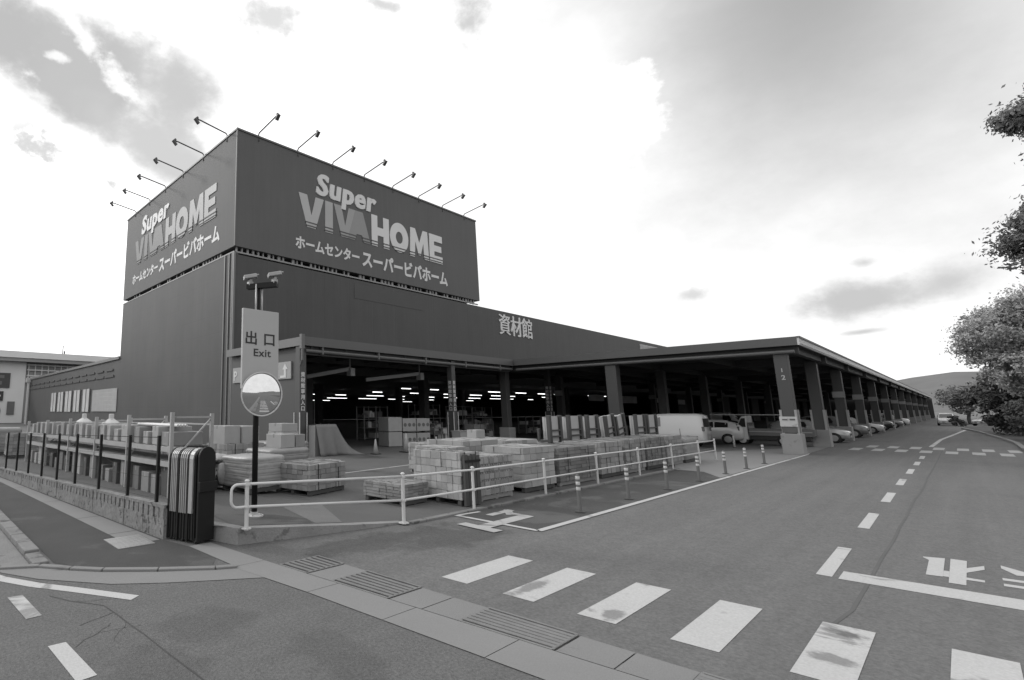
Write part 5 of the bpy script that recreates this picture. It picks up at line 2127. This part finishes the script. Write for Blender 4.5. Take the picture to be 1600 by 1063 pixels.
def leaf_mat(name, v, trans=.25):
    if name in MATS:
        return MATS[name]
    m = mat(name, v, .55, .2, .6, 4, spec=.3)
    t = m.node_tree
    b = t.nodes['Principled BSDF']
    gi = N(t, 'ShaderNodeNewGeometry')
    mr = N(t, 'ShaderNodeMapRange')
    t.links.new(gi.outputs['Random Per Island'], mr.inputs[0])
    mr.inputs[3].default_value = .75
    mr.inputs[4].default_value = 1.25
    src = b.inputs['Base Color'].links[0].from_socket
    mx = N(t, 'ShaderNodeMix', data_type='RGBA', blend_type='MULTIPLY')
    mx.inputs[0].default_value = 1
    t.links.new(src, mx.inputs[6])
    cb = N(t, 'ShaderNodeCombineColor')
    for i in range(3):
        t.links.new(mr.outputs[0], cb.inputs[i])
    t.links.new(cb.outputs[0], mx.inputs[7])
    t.links.new(mx.outputs[2], b.inputs['Base Color'])
    out = t.nodes['Material Output']
    tr_ = N(t, 'ShaderNodeBsdfTranslucent')
    t.links.new(mx.outputs[2], tr_.inputs[0])
    ms = N(t, 'ShaderNodeMixShader')
    ms.inputs[0].default_value = trans
    t.links.new(b.outputs[0], ms.inputs[1])
    t.links.new(tr_.outputs[0], ms.inputs[2])
    t.links.new(ms.outputs[0], out.inputs['Surface'])
    return m


LEAF = leaf_mat("leaf", .17, .3)
LEAF_LIT = leaf_mat("leaf_front_lit", .36, .35)  # leaf tone raised to stand in for light on the crown's front
LEAF_D = leaf_mat("leaf_dark", .06, .15)
BARK = mat("bark", .10, .95, .3, 6, 6, .8, 20)


def foliage(b, q, blobs, n, s):
    tot = sum(r[3] ** 2 for r in blobs)
    for (cx, cy, cz, r, *sq) in blobs:
        fz = sq[0] if sq else .75
        sub = []
        for _ in range(max(9, int(20 * r))):
            d = Vector((q.gauss(0, 1), q.gauss(0, 1), q.gauss(0, 1) * fz)).normalized()
            rr = r * q.uniform(.45, 1.0)
            sub.append((Vector((cx, cy, cz)) + Vector((d.x * rr, d.y * rr, d.z * rr * fz)), r * q.uniform(.18, .38)))
        cnt = int(n * r * r / tot)
        for _ in range(cnt):
            c, cr = q.choice(sub)
            d = Vector((q.gauss(0, 1), q.gauss(0, 1), q.gauss(0, .7)))
            p = c + d * cr * .6
            nn = (d.normalized() + Vector((q.uniform(-.8, .8), q.uniform(-.8, .8), q.uniform(-.2, 1.0)))).normalized()
            u = nn.cross(Vector((q.uniform(-1, 1), q.uniform(-1, 1), q.uniform(-1, 1)))).normalized()
            w = nn.cross(u)
            L = s * q.uniform(.6, 1.3)
            k = len(b.v)
            b.v += [tuple(p - u * L), tuple(p + w * L * .5), tuple(p + u * L), tuple(p - w * L * .5)]
            b.f.append((k, k + 1, k + 2, k + 3))


def tree(name, label, x, y, trunk_h, r0, blobs, n, s, m, seed, group=None, cat="tree"):
    o = thing(name, label, cat, (x, y, 0), 0, group)
    q = random.Random(seed)
    b = MB()
    foliage(b, q, blobs, n, s)
    b.build("crown", m, o)
    b = MB()
    pts = [(x, y, -.1)]
    for k in range(1, 5):
        pts.append((x + q.uniform(-.15, .15), y + q.uniform(-.15, .15), trunk_h * k / 4))
    b.tube(pts, [r0 * 1.25, r0, r0 * .85, r0 * .7, r0 * .55], 9)
    for (cx, cy, cz, r, *sq) in blobs:
        z0 = min(trunk_h * q.uniform(.55, .98), cz)
        mid = ((x + cx) / 2 + q.uniform(-.3, .3), (y + cy) / 2 + q.uniform(-.3, .3), (z0 + cz) / 2 + .2)
        b.tube([(x, y, z0), mid, (cx, cy, cz)], [r0 * .45, r0 * .3, r0 * .1], 6)
    b.build("trunk", BARK, o, smooth=True)
    return o


tree("broadleaf_tree", "tall tree reaching in from the right edge of the picture with ragged layered branches", 36.5, -6.1, 10, .22,
     [(35.2, -3.48, 14.2, 1.3, .55), (36.4, -4.68, 15.2, 1.5, .6), (35.4, -3.28, 9.7, 1.25, .5), (36, -4.28, 10.8, 1.4, .5), (35.6, -3.68, 8.3, 1.2, .6), (36.5, -4.88, 8.8, 1.8, .7), (36.8, -5.88, 12.5, 2.2, .7), (37.4, -6.28, 15.8, 2.0, .8), (36.6, -5.28, 6.6, 1.5, .7), (36.2, -4.48, 12.0, .8, .5), (36, -3.88, 11.9, .9, .5), (36, -3.58, 10.4, .9, .5), (36.2, -3.68, 8.6, 1.1, .5), (36.4, -3.78, 7.4, 1.0, .6), (36.2, -3.28, 9.1, 1.45, .5), (36.2, -3.48, 8.0, 1.25, .6), (36.3, -3.68, 6.9, 1.35, .7), (36.3, -3.78, 10.3, 1.0, .5), (36, -3.78, 14.0, 1.2, .7), (36.4, -3.68, 5.9, 1.2, .8), (37, -4.78, 7.6, 2.0, .8), (37.5, -5.28, 10.2, 2.0, .7), (37, -4.68, 5.2, 1.6, .8)], 120000, .085, LEAF, 3)
tree("broadleaf_tree", "round bright crowned tree overhanging the lane on the right", 62, -4.8, 6, .22,
     [(61, -2.3, 7.6, 2.0), (62, -3.2, 9.2, 1.9), (61.5, -1.7, 6.2, 1.5), (62, -4.5, 8.3, 2.4), (63, -5.6, 10.0, 2.3), (61.4, -3.4, 6.0, 1.9), (62.5, -6.2, 7.0, 2.6), (60.4, -2.6, 5.2, 1.2), (62.2, -2.0, 8.6, 1.3), (62.5, -3.2, 4.2, 1.6), (62, -4.8, 5.2, 2.2), (63, -7, 9.2, 2.6)], 64000, .10, LEAF_LIT, 4)
tree("broadleaf_tree", "darker tree behind the bright round tree on the right", 80, -6.2, 7, .24,
     [(80, -4.4, 9.0, 2.3), (80.5, -6.5, 10.5, 2.8), (80, -4.6, 6.2, 2.0), (81, -8, 8.0, 3.0), (79.5, -2.8, 5.2, 1.5)], 14000, .17, LEAF, 5)
HG = "trees at the end of the lane"
tree("broadleaf_tree", "broad dark tree filling the roadside below the bright round tree", 73, -4.6, 3.6, .2,
     [(73, -2.6, 3.6, 1.5), (73, -4.2, 4.6, 2.0), (74, -5.6, 3.6, 2.0), (72, -3.4, 2.2, 1.4), (74, -2.2, 2.4, 1.2)], 12000, .14, LEAF_D, 16)
tree("broadleaf_tree", "dark tree under the bright crown near the lane's right kerb", 84, -3.8, 3.4, .18,
     [(84, -2.6, 4.2, 1.7), (84.5, -4.5, 4.6, 2.0), (84, -1.2, 3.2, 1.0), (83.5, -3.5, 2.6, 1.6)], 5000, .2, LEAF_D, 6, HG)
tree("broadleaf_tree", "small round tree right beside the far end of the canopy", 128, -.6, 3.2, .2,
     [(128, .5, 3.8, 1.7), (128, -1.2, 4.6, 1.8), (129, -2.4, 3.4, 1.6), (127.5, -.2, 2.4, 1.2)], 6500, .16, LEAF, 7, HG)
tree("broadleaf_tree", "dark tree left behind the pale car at the lane's end", 126, -5.2, 4.0, .22,
     [(126, -4.6, 4.8, 2.2), (126, -7.2, 5.0, 2.6), (125.5, -6, 3.0, 2.0)], 5500, .22, LEAF_D, 8, HG)
tree("broadleaf_tree", "distant tree peeping over the dark trees at the lane's end", 160, -3, 5, .25,
     [(160, 0, 5.0, 2.6), (160, -5, 6.2, 3.0), (160, -9, 5.6, 2.8)], 6500, .26, LEAF, 9, HG)


def hedge(name, label, blobs, n, s, m, seed, group=None):
    q = random.Random(seed)
    cx, cy = blobs[0][0], blobs[0][1]
    o = thing(name, label, "shrub", (cx, cy, 0), 0, group)
    b = MB()
    foliage(b, q, blobs, n, s)
    b.build("foliage", m, o)
    b = MB()
    for bl in blobs:
        for _ in range(3):
            b.tube([(bl[0] + q.uniform(-.2, .2), bl[1] + q.uniform(-.2, .2), 0), (bl[0] + q.uniform(-.5, .5), bl[1] + q.uniform(-.5, .5), bl[2])], [.04, .015], 5)
    b.build("stems", BARK, o)


HS = "shrubs on the right verge"
hedge("shrub", "broad dark shrub on the verge nearest the right picture edge", [(54, -4.0, 1.2, 1.4), (53, -5.0, 1.9, 1.6), (55.5, -4.2, 1.0, 1.2)], 5500, .12, LEAF_D, 11, HS)
hedge("shrub", "middle dark shrub on the verge below the bright tree", [(61, -3.6, 1.3, 1.5), (63, -4.0, 1.6, 1.7), (60, -4.8, 2.2, 1.6), (65, -3.8, 1.2, 1.3)], 6500, .13, LEAF_D, 12, HS)
hedge("shrub", "farther dark shrub on the verge where the kerb bends in", [(72, -3.4, 1.4, 1.6), (75, -3.2, 1.4, 1.7), (70, -4.0, 2.0, 1.6), (78, -3.0, 1.2, 1.4)], 6000, .15, LEAF_D, 13, HS)
hedge("shrub", "low clipped dark hedge closing off the end of the lane", [(112, -2.6, .8, 1.0, .8), (112, -4.2, .8, 1.0, .8), (112, -5.8, .8, 1.0, .8), (112, -7.4, .8, 1.0, .8), (111, .6, .7, .8, .9)], 4000, .16, LEAF_D, 14, HS)
o = thing("lamp_post", "pale round post standing in the shrubs at the right edge of the picture", "post", (51.5, -3.15, 0))
MB().tube([(51.5, -3.15, 0), (51.4, -3.1, 2.4), (51.3, -3.0, 4.6)], [.09, .075, .06], 10).build("pole", ALU_L, o, smooth=True)
MB().box(51.3, 51.42, -3.5, -3.12, 1.5, 3.0).build("sign_plate", ALU, o)

# ------------------------------------------------------------------ hills on the horizon
g = MB()
q = random.Random(2)
na, R0 = 180, 1500
rows = [(1200, 0.0), (1500, .55), (1750, 1.0), (2200, .6)]
for (r, hf) in rows:
    for k in range(na + 1):
        a = 2 * math.pi * k / na
        bump_ = 30 * math.exp(-((a - 1.55) / .16) ** 2)
        env = bump_ + 60 + 34 * math.sin(a * 3 + 1.0) + 16 * math.sin(a * 7 + .4) + 7 * math.sin(a * 17) + 3 * math.sin(a * 41)
        g.v.append((r * math.sin(a), r * math.cos(a), hf * max(20, env * 1.28) * r / 1750 - 2))
for i in range(len(rows) - 1):
    for k in range(na):
        a = i * (na + 1) + k
        g.f.append((a, a + 1, a + na + 2, a + na + 1))
struct("hills", g, mat("hill_wood", .115, .95, .25, .02, 8, .0), smooth=True)
